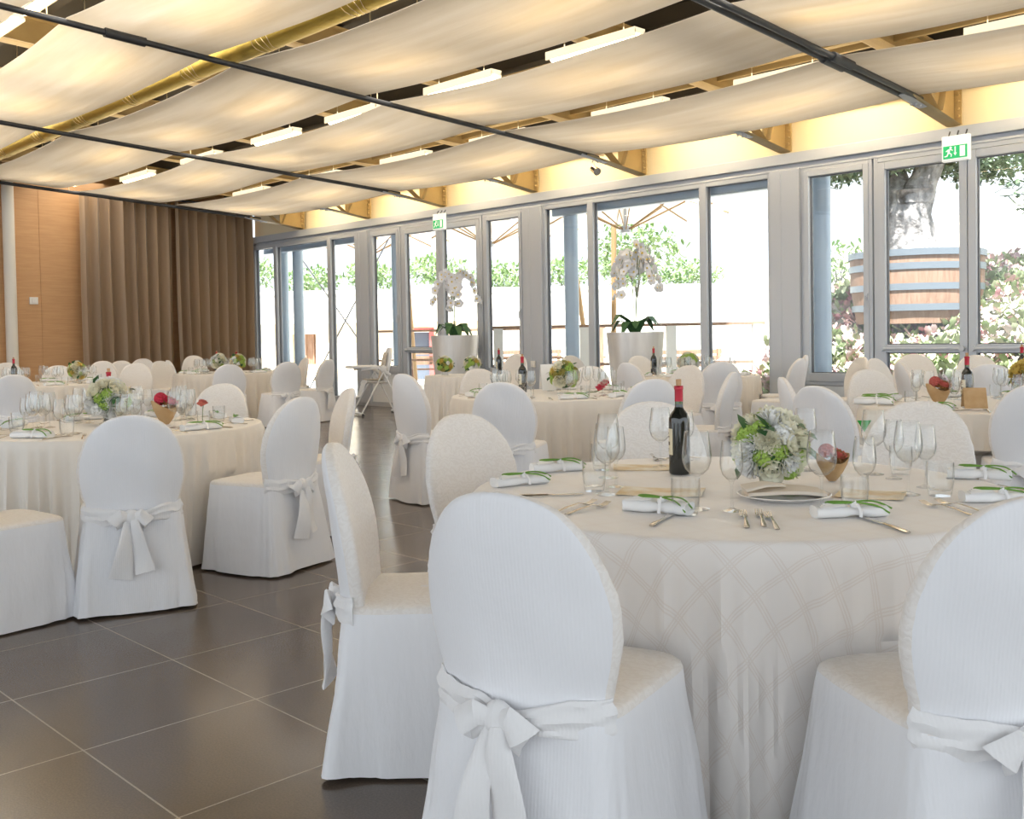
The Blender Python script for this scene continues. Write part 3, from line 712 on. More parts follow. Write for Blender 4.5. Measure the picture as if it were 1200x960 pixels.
# ------------------------------------------------------------------ tablecloths
TH = .74
TB = {'T1': (-1.83, 2.79, .85), 'T2': (-6.0, 2.55, .84), 'T3': (-5.88, 6.24, .86), 'T4': (-6.95, 9.86, .72), 'T5': (-2.51, 6.93, .86), 'T6': (-2.85, 9.75, .70), 'T7': (-14.46, 7.95, .86), 'T8': (-13.2, 4.75, .86), 'T9': (-9.81, 8.75, .52)}
def tablecloth(key, label, hi=False, matn='cloth2'):
    cx, cy, R = TB[key]; seed = int(key[1]) * 3
    n = 440 if hi else 280; nd = 26 if hi else 14
    near = [o for o in CHAIRS if math.hypot(o.location.x - cx, o.location.y - cy) < R + .75]
    b = MB(); rings = []; uvs = []
    folds = [(rng.uniform(0, 2 * PI), k) for k in ((24, 38, 56, 80) if hi else (30, 46, 64, 84))]
    for r in [.02, .25, .5, .7, .85, .93, .97, .99]:
        ring = []
        for i in range(n):
            a = 2 * PI * i / n; ring.append((R * r * cos(a), R * r * sin(a), TH)); uvs.append((R * r * cos(a), R * r * sin(a)))
        rings.append(ring)
    for q in range(1, 5):        # rounded edge
        an = PI / 2 * q / 4; rr = R - .012 + .012 * sin(an) + .0; ring = []
        for i in range(n):
            a = 2 * PI * i / n; ring.append((rr * cos(a), rr * sin(a), TH - .012 + .012 * cos(an))); uvs.append(((R + .01 * q) * cos(a), (R + .01 * q) * sin(a)))
        rings.append(ring)
    H = TH - .012 - .012
    for k in range(1, nd + 1):
        v = k / nd; ring = []
        for i in range(n):
            a = 2 * PI * i / n
            f = sum((1 / (1 + .35 * j)) * (1 - 2 * abs(sin(.5 * kk * a + ph + 1.8 * nz(cos(a) * 2.5, sin(a) * 2.5, 0, seed + j))) ** .8) for j, (ph, kk) in enumerate(folds)) / 1.9
            f = f + .5 * nz(cos(a) * 5, sin(a) * 5, v * .5, seed)
            amp = (.062 if hi else .052) * v ** .7
            rr = R + .012 + .030 * v + amp * f
            x, y, z = rr * cos(a), rr * sin(a), TH - .012 - H * v
            wx, wy = cx + x, cy + y
            if z < .52:
                for o in near:
                    ra = o.rotation_euler[2]; dx, dy = wx - o.location.x, wy - o.location.y
                    lx = dx * cos(ra) + dy * sin(ra); ly = -dx * sin(ra) + dy * cos(ra)
                    lim = .262 + .03 * (1 - z / .47) + .03
                    if abs(lx) < .34 and -.35 < ly < lim:
                        fo = 1 if abs(lx) < .29 else (.34 - abs(lx)) / .05
                        fo *= min(1, (.52 - z) / .04); mv = (lim - ly) * fo
                        wx -= sin(ra) * mv; wy += cos(ra) * mv
            ring.append((wx - cx, wy - cy, z))
            uvs.append(((R + .05 + H * v) * cos(a), (R + .05 + H * v) * sin(a)))
        rings.append(ring)
    b.rings(rings, 0, False)
    b.f.append(tuple(range(n))); b.m.append(0)
    b.uv = {i: u for i, u in enumerate(uvs)}
    o = b.build('tablecloth', matn); o.location = (cx, cy, 0)
    return tag(o, label, 'tablecloth', 'floor length tablecloths')
tablecloth('T1', 'ivory damask tablecloth with woven check lines on the nearest round table', True, 'cloth1')
tablecloth('T2', 'cream tablecloth on the left table with the brown paper cone', True)
tablecloth('T3', 'cream tablecloth on the middle table behind the closest ones')
tablecloth('T4', 'white pleated tablecloth on the table against the fixed windows')
tablecloth('T5', 'cream tablecloth on the right-hand table with the kraft card')
tablecloth('T6', 'pale tablecloth on the table beside the near glass doors')
tablecloth('T7', 'cream tablecloth on the far table before the curtain corner')
tablecloth('T8', 'cream tablecloth on the far left table before the timber wall')
tablecloth('T9', 'cream tablecloth on the small table under two flower balls')

# ------------------------------------------------------------------ tableware prototypes
def wine_glass(near, R=.040, H=.215, name='wine_glass'):
    foot = [(.001, 0), (R * .82, 0), (R * .84, .0018), (R * .55, .004), (.006, .009)]
    stem = [(.0058, .0085), (.0040, .02), (.0034, H * .22), (.0040, H * .37), (.0075, H * .425)]
    z0 = H * .42
    bowl = [(.004, z0), (R * .45, z0 + H * .035), (R * .80, z0 + H * .10), (R * .97, z0 + H * .19), (R, z0 + H * .27), (R * .95, z0 + H * .38), (R * .86, z0 + H * .50), (R * .80, H)]
    inner = [(r - .0012, z + .001) for r, z in reversed(bowl[1:])] + [(.002, z0 + .006)]
    n = 32 if near else 14
    if near:
        root = empty(name)
        for nm, pr in (('bowl', bowl + [(R * .80 - .0006, H + .0006)] + inner), ('stem', stem), ('foot', foot)):
            b = MB(); b.lathe(pr, n); b.build(nm, 'glass', root)
        return root
    b = MB(); b.lathe(foot + stem[1:] + bowl[1:] + [(R * .8 - .001, H)] + inner[2:], n); return b.build(name, 'glass')
def tumbler(near):
    n = 28 if near else 14; R = .039; H = .098
    out = [(.001, 0), (R * .76, 0), (R * .80, .004), (R * .92, .03), (R, .06), (R * .97, H)]
    inn = [(R * .95, H), (R - .003, .06), (R * .88, .03), (R * .72, .016), (.001, .013)]
    b = MB(); b.lathe(out + inn, n); return b.build('tumbler', 'glass')
P = {}
P['wg_big'] = wine_glass(True, .042, .225); P['wg_mid'] = wine_glass(True, .033, .200); P['tum'] = tumbler(True)
P['wg_far'] = wine_glass(False, .041, .222); P['wg_far2'] = wine_glass(False, .032, .198); P['tum_far'] = tumbler(False)

def fork(near=True):
    b = MB(); n = 8 if near else 5
    b.sweep([(-.10, 0, .003), (-.085, 0, .004), (-.03, 0, .010), (.02, 0, .013), (.045, 0, .008)], [.013, .014, .008, .006, .008], [.004, .004, .003, .003, .003], (0, 1, 0), n)
    b.sweep([(.040, 0, .008), (.050, 0, .005), (.062, 0, .005)], [.008, .021, .023], [.003] * 3, (0, 1, 0), n)
    for y in (-.0088, -.003, .003, .0088): b.sweep([(.060, y, .005), (.080, y, .007), (.102, y * .95, .013)], [.0036, .0034, .002], [.002] * 3, (0, 1, 0), 6 if near else 4)
    return b.build('fork', 'steel')
def knife(near=True):
    b = MB(); n = 8 if near else 5
    b.sweep([(-.115, 0, .004), (-.10, 0, .005), (-.03, 0, .005), (.0, 0, .005)], [.012, .015, .011, .009], [.007, .008, .007, .006], (0, 1, 0), n)
    b.sweep([(-.002, 0, .005), (.02, .001, .005), (.08, .002, .005), (.105, .002, .005), (.115, -.004, .005)], [.009, .018, .019, .014, .003], [.003, .002, .0018, .0015, .001], (0, 1, 0), n)
    return b.build('knife', 'steel')
P['fork'] = fork(); P['knife'] = knife(); P['fork_far'] = fork(False); P['knife_far'] = knife(False)

def rosette(b, c, r):
    c = Vector(c)
    for k in range(9):
        a = 2.4 * k; rr = r * (.25 + .08 * k); z = r * (1.0 - .09 * k)
        P_ = [c + Vector((rr * cos(a + t), rr * sin(a + t), z * (.55 + .25 * cos(t * 1.4)))) for t in (-.7, -.35, 0, .35, .7)]
        b.sweep(P_, [r * .5, r * .75, r * .85, r * .75, r * .5], r * .12, (0, 0, 1), 6)
def napkin(seed, near=True, tall=1.):
    """rolled napkin tied with a ribbon and a green cord, a white cloth rose on the knot"""
    root = empty('napkin_bundle'); r2 = random.Random(seed)
    b = MB(); R = []; n = 26; N = 15
    for k in range(N):
        t = k / (N - 1); x = -.125 + .25 * t
        wv = .040 - .010 * math.exp(-((t - .55) / .09) ** 2) + .004 * sin(9 * t + seed); h = .020 * tall * (1 - .35 * math.exp(-((t - .55) / .09) ** 2))
        R.append([(x + .006 * nz(k, i * .3, 0, seed), wv * math.copysign(abs(cos(2 * PI * i / n)) ** .7, cos(2 * PI * i / n)), .0205 * tall + h * math.copysign(abs(sin(2 * PI * i / n)) ** .8, sin(2 * PI * i / n)) + .003 * nz(k * .6, i * .5, 2, seed) * (1 if sin(2 * PI * i / n) > 0 else 0)) for i in range(n)])
    b.rings(R, 0, True)
    for q in range(3):       # folded layers showing at the end
        b.sweep([(-.11 + .01 * q, -.034 + .012 * q, .040 * tall + .003 * q), (-.02, -.02 + .016 * q, .043 * tall + .002 * q)], [.030, .012], .005, (0, 1, .2), 8)
    b.build('napkin', 'white', root)
    b = MB(); rosette(b, (.018, 0, .034 * tall), .020)
    for s_ in (-1, 1): b.sweep([(.018, 0, .042 * tall), (.03 + .01 * s_, .022 * s_, .047 * tall), (.026, .041 * s_, .026 * tall), (.024, .046 * s_, .006)], .012, .002, (1, 0, 0), 6)
    b.build('cloth_rose', 'ribbon', root)
    b = MB(); zt = .048 * tall
    loop = [(.018, .002, zt + .002), (-.03, .016, zt + .004), (-.07, .026, zt + .002), (-.082, .010, zt), (-.06, -.004, zt), (-.02, -.004, zt + .002), (.018, -.002, zt + .002)]
    def smooth(P_, it=2):
        P_ = [Vector(p) for p in P_]
        for _ in range(it):
            Q = [P_[0]]
            for a_, c_ in zip(P_, P_[1:]): Q += [a_ * .75 + c_ * .25, a_ * .25 + c_ * .75]
            P_ = Q + [P_[-1]]
        return P_
    b.sweep(smooth(loop), .0075, n=6); b.sweep(smooth([(.018, .004, zt + .003), (.06, .012, zt + .006), (.105, .002, zt + .002), (.142, -.022, .03)]), .0065, n=6)
    b.sweep(smooth([(.018, -.004, zt + .003), (.05, -.012, zt), (.09, -.028, zt - .006), (.125, -.045, .018)]), .0065, n=6)
    b.build('green_cord', 'cord', root)
    return root
P['nap'] = napkin(1); P['nap2'] = napkin(5, True, 1.15); P['nap_far'] = napkin(9)

# flowers
def petal(b, c, d, up, L, Wd, curl, mi=0):
    """a cupped petal starting at c, growing along d"""
    d = Vector(d).normalized(); up = Vector(up); s_ = d.cross(up)
    if s_.length < 1e-4: s_ = d.orthogonal()
    s_.normalize(); u = s_.cross(d).normalized(); c = Vector(c); rows = []
    for k, (t, w) in enumerate(((0, .25), (.35, .85), (.7, 1.), (1., .45))):
        z = curl * (t * t); rows.append([c + d * (L * t) + u * (L * z) + s_ * (Wd / 2 * w * e) + u * (abs(e) * Wd * .16) for e in (-1, 0, 1)])
    v = [p for r in rows for p in r]
    b.add(v, [(k * 3 + e, k * 3 + e + 1, k * 3 + e + 4, k * 3 + e + 3) for k in range(3) for e in (0, 1)], mi)
def rose_head(r):
    b = MB()
    for ring, (n, tilt, L) in enumerate(((3, 82, .55), (4, 68, .72), (5, 50, .88), (6, 30, 1.0), (7, 10, 1.0))):
        for k in range(n):
            a = 2 * PI * k / n + ring * .9; t = rad(tilt)
            dd = Vector((cos(a) * cos(t), sin(a) * cos(t), sin(t))); rr = r * (.06 + .06 * ring)
            petal(b, (rr * cos(a), rr * sin(a), -r * .25), dd, (0, 0, 1), r * L, r * 1.05, .38)
    b.ball((0, 0, -.1 * r), r * .42, 10, 6)
    return b
def mum_head(r, n=110):
    b = MB(); b.ball((0, 0, -r * .3), r * .5, 10, 6)
    for k in range(n):
        t = (k + .5) / n; el = math.acos(1 - t * 1.25); a = k * 2.39996
        dd = Vector((cos(a) * sin(el), sin(a) * sin(el), cos(el)))
        petal(b, dd * r * .35 - Vector((0, 0, r * .3)), dd, (0, 0, 1), r * .80, r * .27, .25 * rng.uniform(.4, 1.3))
    return b
def bloom_head(r, n=46):
    b = MB(); b.ball((0, 0, -r * .2), r * .5, 10, 6)
    for k in range(n):
        t = (k + .5) / n; el = math.acos(1 - t * 1.3); a = k * 2.39996
        dd = Vector((cos(a) * sin(el), sin(a) * sin(el), cos(el))); c = dd * r * .7 - Vector((0, 0, r * .2))
        o1 = dd.orthogonal().normalized(); o2 = dd.cross(o1)
        for q in range(4):
            an = PI / 2 * q + k; petal(b, c, o1 * cos(an) + o2 * sin(an) + dd * .5, dd, r * .34, r * .28, .2)
    return b
def leaf_shape(L, Wd):
    b = MB(); P_ = [(0, 0, 0), (L * .25, 0, L * .06), (L * .6, 0, L * .05), (L, 0, -L * .08)]
    b.sweep(P_, [.004, Wd * .8, Wd, .003], [.003, .002, .002, .001], (0, 1, 0), 8); return b
HEADS = {}
def head(kind, matn):
    key = (kind, matn)
    if key not in HEADS:
        b = {'rose': lambda: rose_head(1.), 'mum': lambda: mum_head(1.), 'bloom': lambda: bloom_head(1.), 'leaf': lambda: leaf_shape(1., .55)}[kind]()
        me = b.build(kind, matn); HEADS[key] = me.data; bpy.data.objects.remove(me)
    return HEADS[key]
NAMES = {'rose': 'rose', 'mum': 'chrysanthemum', 'bloom': 'blossom_cluster', 'leaf': 'leaf'}
def add_head(root, kind, matn, c, d, r, spin=0):
    o = bpy.data.objects.new(NAMES[kind], head(kind, matn)); COL.objects.link(o); o.parent = root
    o.location = c; o.rotation_mode = 'XYZ'
    q = Vector(d).to_track_quat('Z', 'Y') if kind != 'leaf' else Vector(d).to_track_quat('X', 'Z')
    o.rotation_euler = (q @ Matrix.Rotation(spin, 3, 'Z').to_quaternion()).to_euler(); o.scale = (r, r, r)
    return o
def bouquet(R, palette, seed, zc, base='bowl', n=22):
    r2 = random.Random(seed); root = empty('flower_bouquet')
    b = MB()
    if base == 'bowl': b.lathe([(.001, 0), (R * .40, 0), (R * .42, .006), (R * .25, .016), (R * .25, zc - R * .62), (R * .5, zc - R * .42), (.001, zc - R * .4)], 20); b.build('vase', 'glass', root)
    b = MB(); b.ball((0, 0, zc), R * .74, 14, 9); b.build('foliage_ball', 'leaf', root)
    for k in range(n):
        t = (k + .5) / n; el = math.acos(1 - 1.72 * t); a = k * 2.39996 + seed
        d = Vector((cos(a) * sin(el), sin(a) * sin(el), cos(el)))
        kind, m_, s_ = palette[(k * 3 + k // 7 + r2.randrange(2)) % len(palette)]
        add_head(root, kind, m_, Vector((0, 0, zc)) + d * R * (.62 + r2.uniform(0, .1)), d, R * s_ * r2.uniform(.9, 1.1), r2.uniform(0, 6))
    for k in range(12):
        a = r2.uniform(0, 2 * PI); e = r2.uniform(-.5, 1.); d = Vector((cos(a) * cos(e), sin(a) * cos(e), sin(e)))
        t_ = (d.orthogonal() * r2.uniform(-1, 1) + d * .45).normalized()
        add_head(root, 'leaf', 'leaf', Vector((0, 0, zc)) + d * R * .78, t_, R * r2.uniform(.35, .55))
    return root
PAL1 = [('mum', 'mum', .36), ('rose', 'rose', .36), ('bloom', 'lime', .30), ('bloom', 'mum', .32), ('bloom', 'lime', .28), ('mum', 'rose', .33), ('mum', 'mum', .34)]
PAL2 = [('rose', 'rose', .33), ('bloom', 'lime', .29), ('bloom', 'mum', .28), ('bloom', 'olive', .27), ('rose', 'rose', .30), ('bloom', 'lime', .27), ('rose', 'yellow', .27)]
PAL3 = [('bloom', 'olive', .32), ('rose', 'yellow', .33), ('bloom', 'rust', .29), ('bloom', 'olive', .30), ('bloom', 'lime', .28)]

def wine_bottle(near=True):
    root = empty('wine_bottle'); n = 32 if near else 16
    b = MB(); b.lathe([(.001, .004), (.030, .0), (.0365, .004), (.0375, .012), (.0375, .185), (.0365, .200), (.030, .218), (.019, .232), (.0148, .242), (.0142, .252)], n); b.build('bottle_body', 'bottle', root)
    b = MB(); b.lathe([(.0142, .250), (.0140, .268)], n); b.build('neck', 'bottle_neck', root)
    b = MB(); b.lathe([(.0150, .262), (.0148, .300), (.0152, .304), (.0165, .305), (.0165, .316), (.0150, .318), (.008, .318)], n); b.build('foil_capsule', 'foil', root)
    b = MB(); b.lathe([(.0085, .312), (.0095, .320), (.0100, .338), (.0092, .341), (.001, .341)], 14); b.build('cork', 'cork', root)
    b = MB(); R = []
    for k in range(15):
        a = rad(-62) + rad(124) * k / 14; R.append([(.0380 * cos(a), .0380 * sin(a), .072), (.0380 * cos(a), .0380 * sin(a), .165), (.0372 * cos(a), .0372 * sin(a), .165), (.0372 * cos(a), .0372 * sin(a), .072)])
    b.rings(R, 0, True); lab = b.build('label_paper', 'label', root)
    b = MB()
    for z, w_, hh in ((.148, 26, .006), (.136, 34, .004), (.112, 40, .012), (.092, 30, .003), (.085, 24, .003)):
        R = []
        for k in range(9):
            a = rad(-w_) + rad(2 * w_) * k / 8; R.append([(.0384 * cos(a), .0384 * sin(a), z - hh / 2), (.0384 * cos(a), .0384 * sin(a), z + hh / 2), (.0378 * cos(a), .0378 * sin(a), z + hh / 2), (.0378 * cos(a), .0378 * sin(a), z - hh / 2)])
        b.rings(R, 0, True)
    b.build('label_print', 'ink', lab)
    return root
P['bottle'] = wine_bottle(); P['bottle_far'] = wine_bottle(False)
def plate_proto():
    b = MB(); b.lathe([(.001, .004), (.085, .003), (.09, 0), (.094, .003), (.136, .014), (.139, .016), (.136, .018), (.092, .008), (.001, .007)], 48); return b.build('plate', 'plate')
P['plate'] = plate_proto()
def folded_napkin(seed, m='beige'):
    b = MB(); nu, nv = 18, 10; top = []; bot = []
    for i in range(nu + 1):
        rt = []; rb = []
        for j in range(nv + 1):
            x = -.115 + .23 * i / nu; y = -.075 + .15 * j / nv; w = 1 - .15 * abs(i / nu * 2 - 1)
            z = .018 + .012 * max(0, nz(x * 7, y * 9, 0, seed)) + .010 * (1 - (2 * i / nu - 1) ** 2)
            rt.append((x, y * w, z)); rb.append((x, y * w, z - .010))
        top.append(rt); bot.append(rb)
    b.rings([t + list(reversed(q)) for t, q in zip(top, bot)], 0, True)
    for k in range(5): b.sweep([(-.125, -.06 + .02 * k, .03), (-.06, -.045 + .016 * k, .042), (.0, -.02 + .008 * k, .036)], [.022, .016, .006], .006, (0, 1, .5), 8)
    return b.build('folded_napkin', m)
def flat_card(Lx, Ly, m='card'):
    b = MB(); n = 10; R = []
    for k in range(n + 1):
        x = -Lx / 2 + Lx * k / n; z = .001 + .004 * (2 * k / n - 1) ** 2; R.append([(x, -Ly / 2, z), (x, Ly / 2, z), (x, Ly / 2, z + .0015), (x, -Ly / 2, z + .0015)])
    b.rings(R, 0, True); return b.build('menu_card', m, smooth=False)
def tent_card(w, h, m):
    b = MB(); 
    for s_ in (-1, 1): b.box((0, s_ * h * .28, h * .47), (w, .003, h), 0, 0, s_ * rad(31))
    return b.build('tent_card', m, smooth=False)
def paper_cone(seed, mflower):
    root = empty('paper_cone'); b = MB(); n = 20; R = []
    for k, (r, z) in enumerate(((.012, .002), (.030, .03), (.048, .075), (.056, .10))):
        R.append([(r * cos(2 * PI * i / n) * 1.25, r * sin(2 * PI * i / n), z + (.02 * sin(4 * PI * i / n) if k == 3 else 0)) for i in range(n)])
    In = [[(x * .94, y * .94, z) for x, y, z in r] for r in reversed(R)]
    b.rings(R + In, 0, True); b.build('cone', 'kraft', root)
    for k in range(5): add_head(root, 'bloom' if k else 'rose', mflower if k < 3 else 'rust', (.028 * cos(k * 2.2) - .006, .022 * sin(k * 2.2), .11 + .012 * (k % 3)), (.5 * cos(k * 2.2), .5 * sin(k * 2.2), 1), .032)
    return root

# ------------------------------------------------------------------ nearest table, item by item
def put(key, x, y, rz=0, sc=1, z=TH + .0005): return place(P[key], USED, (x, y, z), rz, sc)
wg = [put(k, x, y) for k, x, y in (('wg_big', -2.06, 2.43), ('wg_mid', -2.14, 2.57), ('wg_big', -1.69, 2.39), ('wg_mid', -1.60, 2.43), ('wg_big', -1.415, 2.60), ('wg_mid', -1.355, 2.735),
      ('wg_big', -1.86, 3.30), ('wg_mid', -2.04, 3.45), ('wg_big', -1.63, 3.36), ('wg_mid', -1.53, 3.30), ('wg_big', -1.35, 3.01), ('wg_mid', -1.37, 3.18), ('wg_big', -2.32, 3.05), ('wg_mid', -2.37, 3.28), ('wg_big', -2.30, 2.72))]
label_row(wg, '{} stemmed wine glass from the left on the nearest table', 'wine glass', 'wine glasses on the nearest table')
tm = [put('tum', x, y, 0, s_) for x, y, s_ in ((-2.14, 2.46, 1), (-1.665, 2.30, 1.05), (-1.35, 2.665, 1), (-1.27, 3.05, 1.05), (-1.56, 3.42, 1), (-2.45, 2.86, 1))]
label_row(tm, '{} empty water tumbler from the left on the nearest table', 'tumbler', 'tumblers on the nearest table')
tag(put('bottle', -2.16, 2.95, rad(205)), 'tall red wine bottle with drawn cork on the nearest table', 'wine bottle', 'wine bottles')
bq = bouquet(.138, PAL1, 11, .128, n=40); bq.location = (-1.75, 2.88, TH + .001); bq.rotation_euler = (0, 0, 2.2)
tag(bq, 'big white and lime flower ball in front of the chairs on the nearest table', 'bouquet', 'flower balls')
tag(put('plate', -1.60, 2.71), 'white dinner plate under the folded napkin on the nearest table', 'plate')
fn = folded_napkin(3); fn.location = (-1.60, 2.71, TH + .006); fn.rotation_euler = (0, 0, rad(42)); tag(fn, 'beige folded napkin lying on the white plate', 'napkin')
def lay(key, ax, ay, bx, by, up=0, flip=False):     # cutlery from handle end a to tip b
    return put(key, (ax + bx) / 2, (ay + by) / 2, math.atan2(by - ay, bx - ax), 1, TH + .0005 + up)
fk = [lay('fork', -1.40, 2.20, -1.575, 2.44), lay('fork', -1.375, 2.24, -1.55, 2.48), lay('fork', -1.32, 2.22, -1.52, 2.47)]
label_row(fk, '{} of three forks fanned in front of the flower ball', 'fork', 'three forks before the flower ball')
fk = [lay('fork', -1.96, 2.05, -1.985, 2.31), lay('fork', -1.915, 2.06, -1.93, 2.30)]
label_row(fk, '{} of two forks lying side by side beside the left tumbler', 'fork', 'two forks by the left tumbler')
fk = [lay('fork', -1.06, 2.77, -1.255, 2.87), lay('fork', -1.04, 2.82, -1.23, 2.92)]
label_row(fk, '{} silver fork from the left beside the right corner chair', 'fork', 'silver forks by the right corner chair')
tag(lay('knife', -2.26, 2.20, -2.11, 2.38), 'table knife beside the two left rolled napkins', 'knife', 'knives')
tag(lay('knife', -1.63, 2.10, -1.70, 2.31), 'table knife beside the napkin with black print', 'knife', 'knives')
tag(lay('knife', -1.10, 2.44, -1.27, 2.56, .0), 'table knife poking from under the corded napkin', 'knife', 'knives')
tag(lay('knife', -1.02, 3.22, -1.22, 3.36), 'long silver knife beside the right standing napkin', 'knife', 'knives')
fk = [lay('fork', -2.36, 3.38, -2.47, 3.19), lay('knife', -2.58, 3.33, -2.44, 3.18)]
tag(fk[0], 'fork lying before the ivory chair behind the bottle', 'fork', 'forks'); tag(fk[1], 'knife crossing the fork behind the bottle', 'knife', 'knives')
for key, x, y, a, lab in (('nap', -1.31, 2.555, 48, 'white napkin tied with green cord in front of the tumbler'), ('nap2', -1.745, 2.275, 14, 'white napkin with dangling green stem left of centre'),
                     ('nap', -2.42, 2.40, 72, 'rolled napkin with green cord nearest the closest chair'), ('nap2', -2.55, 2.72, 62, 'rolled napkin with white rose beside the left ivory chair'),
                     ('nap2', -1.31, 3.46, 20, 'bunched napkin with white ribbon at the far right rim'), ('nap', -1.10, 3.04, 38, 'napkin with green cord half hidden by the right corner chair')):
    tag(put(key, x, y, rad(a), .78), lab, 'napkin', 'tied napkins on the nearest table')
for x, y, a, L_, lab in ((-1.955, 2.57, 30, .23, 'gold patterned menu card between bottle and front tumbler'), (-1.43, 2.93, 20, .17, 'gold patterned menu card under the right glasses'), (-2.36, 3.0, 40, .2, 'gold menu card behind the bottle')):
    c = flat_card(L_ * 1.15, .17); c.location = (x, y, TH); c.rotation_euler = (0, 0, rad(a)); tag(c, lab, 'menu card', 'menu cards on the nearest table')
pc = paper_cone(2, 'coral'); pc.location = (-1.66, 3.12, TH + .001); pc.scale = (.85, .85, .8); tag(pc, 'brown paper cone of coral blossom behind the glasses on the nearest table', 'paper cone', 'paper cones')

# ------------------------------------------------------------------ the other tables
OCC = {'T2': [(-.18, .02, .17), (-.44, .13, .06), (.14, .23, .10), (.20, .44, .06)], 'T3': [(.04, .10, .17), (-.42, .06, .06), (-.27, .22, .10), (.33, .18, .12)], 'T4': [(-.05, -.10, .16), (-.56, -.10, .06)],
       'T5': [(.14, .28, .17), (-.12, -.18, .06), (-.25, -.31, .10), (.09, -.61, .11), (-.62, -.47, .16), (-.70, -.30, .16)], 'T6': [(-.15, -.1, .16), (-.50, .12, .06)], 'T7': [(.15, .05, .17), (-.32, -.02, .17), (.02, .1, .06), (-.62, .1, .06)], 'T8': [(.1, .3, .16), (-.25, -.35, .06)]}
def setting(key, n, off, desc, glasses=3, rr=(.50, .60)):
    cx, cy, R = TB[key]; W_ = []; T_ = []; N_ = []; F_ = []; K_ = []
    r2 = random.Random(int(key[1]) + 40)
    for k in range(n):
        a = 2 * PI * k / n + off + r2.uniform(-.04, .04)
        def at(r, da, z=TH + .0005): return (cx + r * cos(a + da), cy + r * sin(a + da), z)
        s_ = R / .86
        free = lambda p, r: all(math.hypot(p[0] - cx - dx, p[1] - cy - dy) > q + r for dx, dy, q in OCC[key])
        for lst, src, r_, da, rad_, sc_, rz_ in ((W_, 'wg_far', .50, .16, .045, 1, 0), (W_, 'wg_far2', .52, .02, .036, 1, 0), (W_, 'wg_far', .43, .10, .045, .96, 0), (T_, 'tum_far', .60, .20, .042, 1, 0), (N_, 'nap_far', .70, -.02, .10, .9, a + PI / 2 + r2.uniform(-.4, .4))):
            p_ = at(r_ * s_, da)
            if free(p_, rad_): lst.append(place(P[src], USED, p_, rz_, sc_))
        F_.append(place(P['fork_far'], USED, at(.70 * s_, -.27), a + PI + r2.uniform(-.15, .15)))
        K_.append(place(P['knife_far'], USED, at(.70 * s_, .20), a + PI + r2.uniform(-.1, .1)))
    label_row(W_, '{} wine glass from the left on the ' + desc, 'wine glass', 'wine glasses on the ' + desc)
    label_row(T_, '{} water tumbler from the left on the ' + desc, 'tumbler', 'tumblers on the ' + desc)
    label_row(N_, '{} tied napkin from the left on the ' + desc, 'napkin', 'napkins on the ' + desc)
    label_row(F_, '{} fork from the left on the ' + desc, 'fork', 'forks on the ' + desc)
    label_row(K_, '{} knife from the left on the ' + desc, 'knife', 'knives on the ' + desc)
setting('T2', 9, .30, 'left table with the paper cone')
setting('T3', 9, .1, 'middle table behind the closest ones')
setting('T4', 8, .2, 'table against the fixed windows')
setting('T5', 9, .35, 'right-hand table with kraft card')
setting('T6', 8, .1, 'table beside the near doors')
setting('T7', 8, .2, 'far table before the curtain')
setting('T8', 8, .5, 'far left table by the timber wall')

def put_bouquet(R, pal, seed, key, dx, dy, label, n=34, zc=None):
    q = bouquet(R, pal, seed, zc or R * 1.05, n=n); cx, cy, _ = TB[key]; q.location = (cx + dx, cy + dy, TH + .001); tag(q, label, 'bouquet', 'flower balls')
put_bouquet(.15, PAL1, 21, 'T2', -.18, .02, 'flower ball with dark leaves before the bottle on the left table')
put_bouquet(.15, PAL2, 22, 'T3', .04, .10, 'yellow-green flower ball on the middle table')
put_bouquet(.14, PAL1, 23, 'T4', -.05, -.10, 'pale flower ball on the table against the fixed windows', 34)
put_bouquet(.15, PAL3, 24, 'T5', .12, .28, 'olive and yellow flower ball at the right edge of the photo')
put_bouquet(.14, PAL2, 25, 'T6', -.15, -.1, 'flower ball on the table beside the near doors', 34)
put_bouquet(.15, PAL2, 26, 'T7', .15, .05, 'cream flower ball on the far table before the curtain', 34)
put_bouquet(.15, PAL1, 27, 'T7', -.32, -.02, 'white flower ball behind the glasses on the far curtain table', 34)
put_bouquet(.14, PAL2, 28, 'T8', .1, .3, 'small flower ball on the far left table', 34)
put_bouquet(.13, PAL2, 29, 'T9', -.20, -.17, 'left one of two flower balls on the small table', 34)
put_bouquet(.13, PAL1[2:] + PAL2, 30, 'T9', .09, .05, 'right one of two flower balls on the small table', 34)
for key, dx, dy, a, lab in (('T2', -.44, .13, 200, 'red-capped wine bottle on the left table'), ('T3', -.42, .06, 240, 'wine bottle with cream label on the middle table'), ('T4', -.56, -.10, 200, 'wine bottle on the table against the fixed windows'),
                       ('T5', -.12, -.18, 215, 'wine bottle behind the kraft card on the right-hand table'), ('T6', -.50, .12, 210, 'wine bottle on the table beside the near doors'), ('T7', .02, .1, 200, 'wine bottle on the far table before the curtain'),
                       ('T7', -.62, .1, 200, 'small wine bottle seen above a chair by the curtain'), ('T8', -.25, -.35, 200, 'dark wine bottle before the cream pipe on the far left table')):
    cx, cy, _ = TB[key]; tag(place(P['bottle_far'], USED, (cx + dx, cy + dy, TH + .0005), rad(a)), lab, 'wine bottle', 'wine bottles')
cx, cy, _ = TB['T9']; tag(place(P['bottle_far'], USED, (cx + .30, cy + .33, TH + .0005), 3.8), 'wine bottle beside the two flower balls on the small table', 'wine bottle', 'wine bottles')
pc = paper_cone(4, 'red'); pc.location = (-5.86, 2.78, TH + .001); pc.rotation_euler = (0, 0, .6); pc.scale = (1.25,) * 3; tag(pc, 'brown paper cone with red rose on the left table', 'paper cone', 'paper cones')
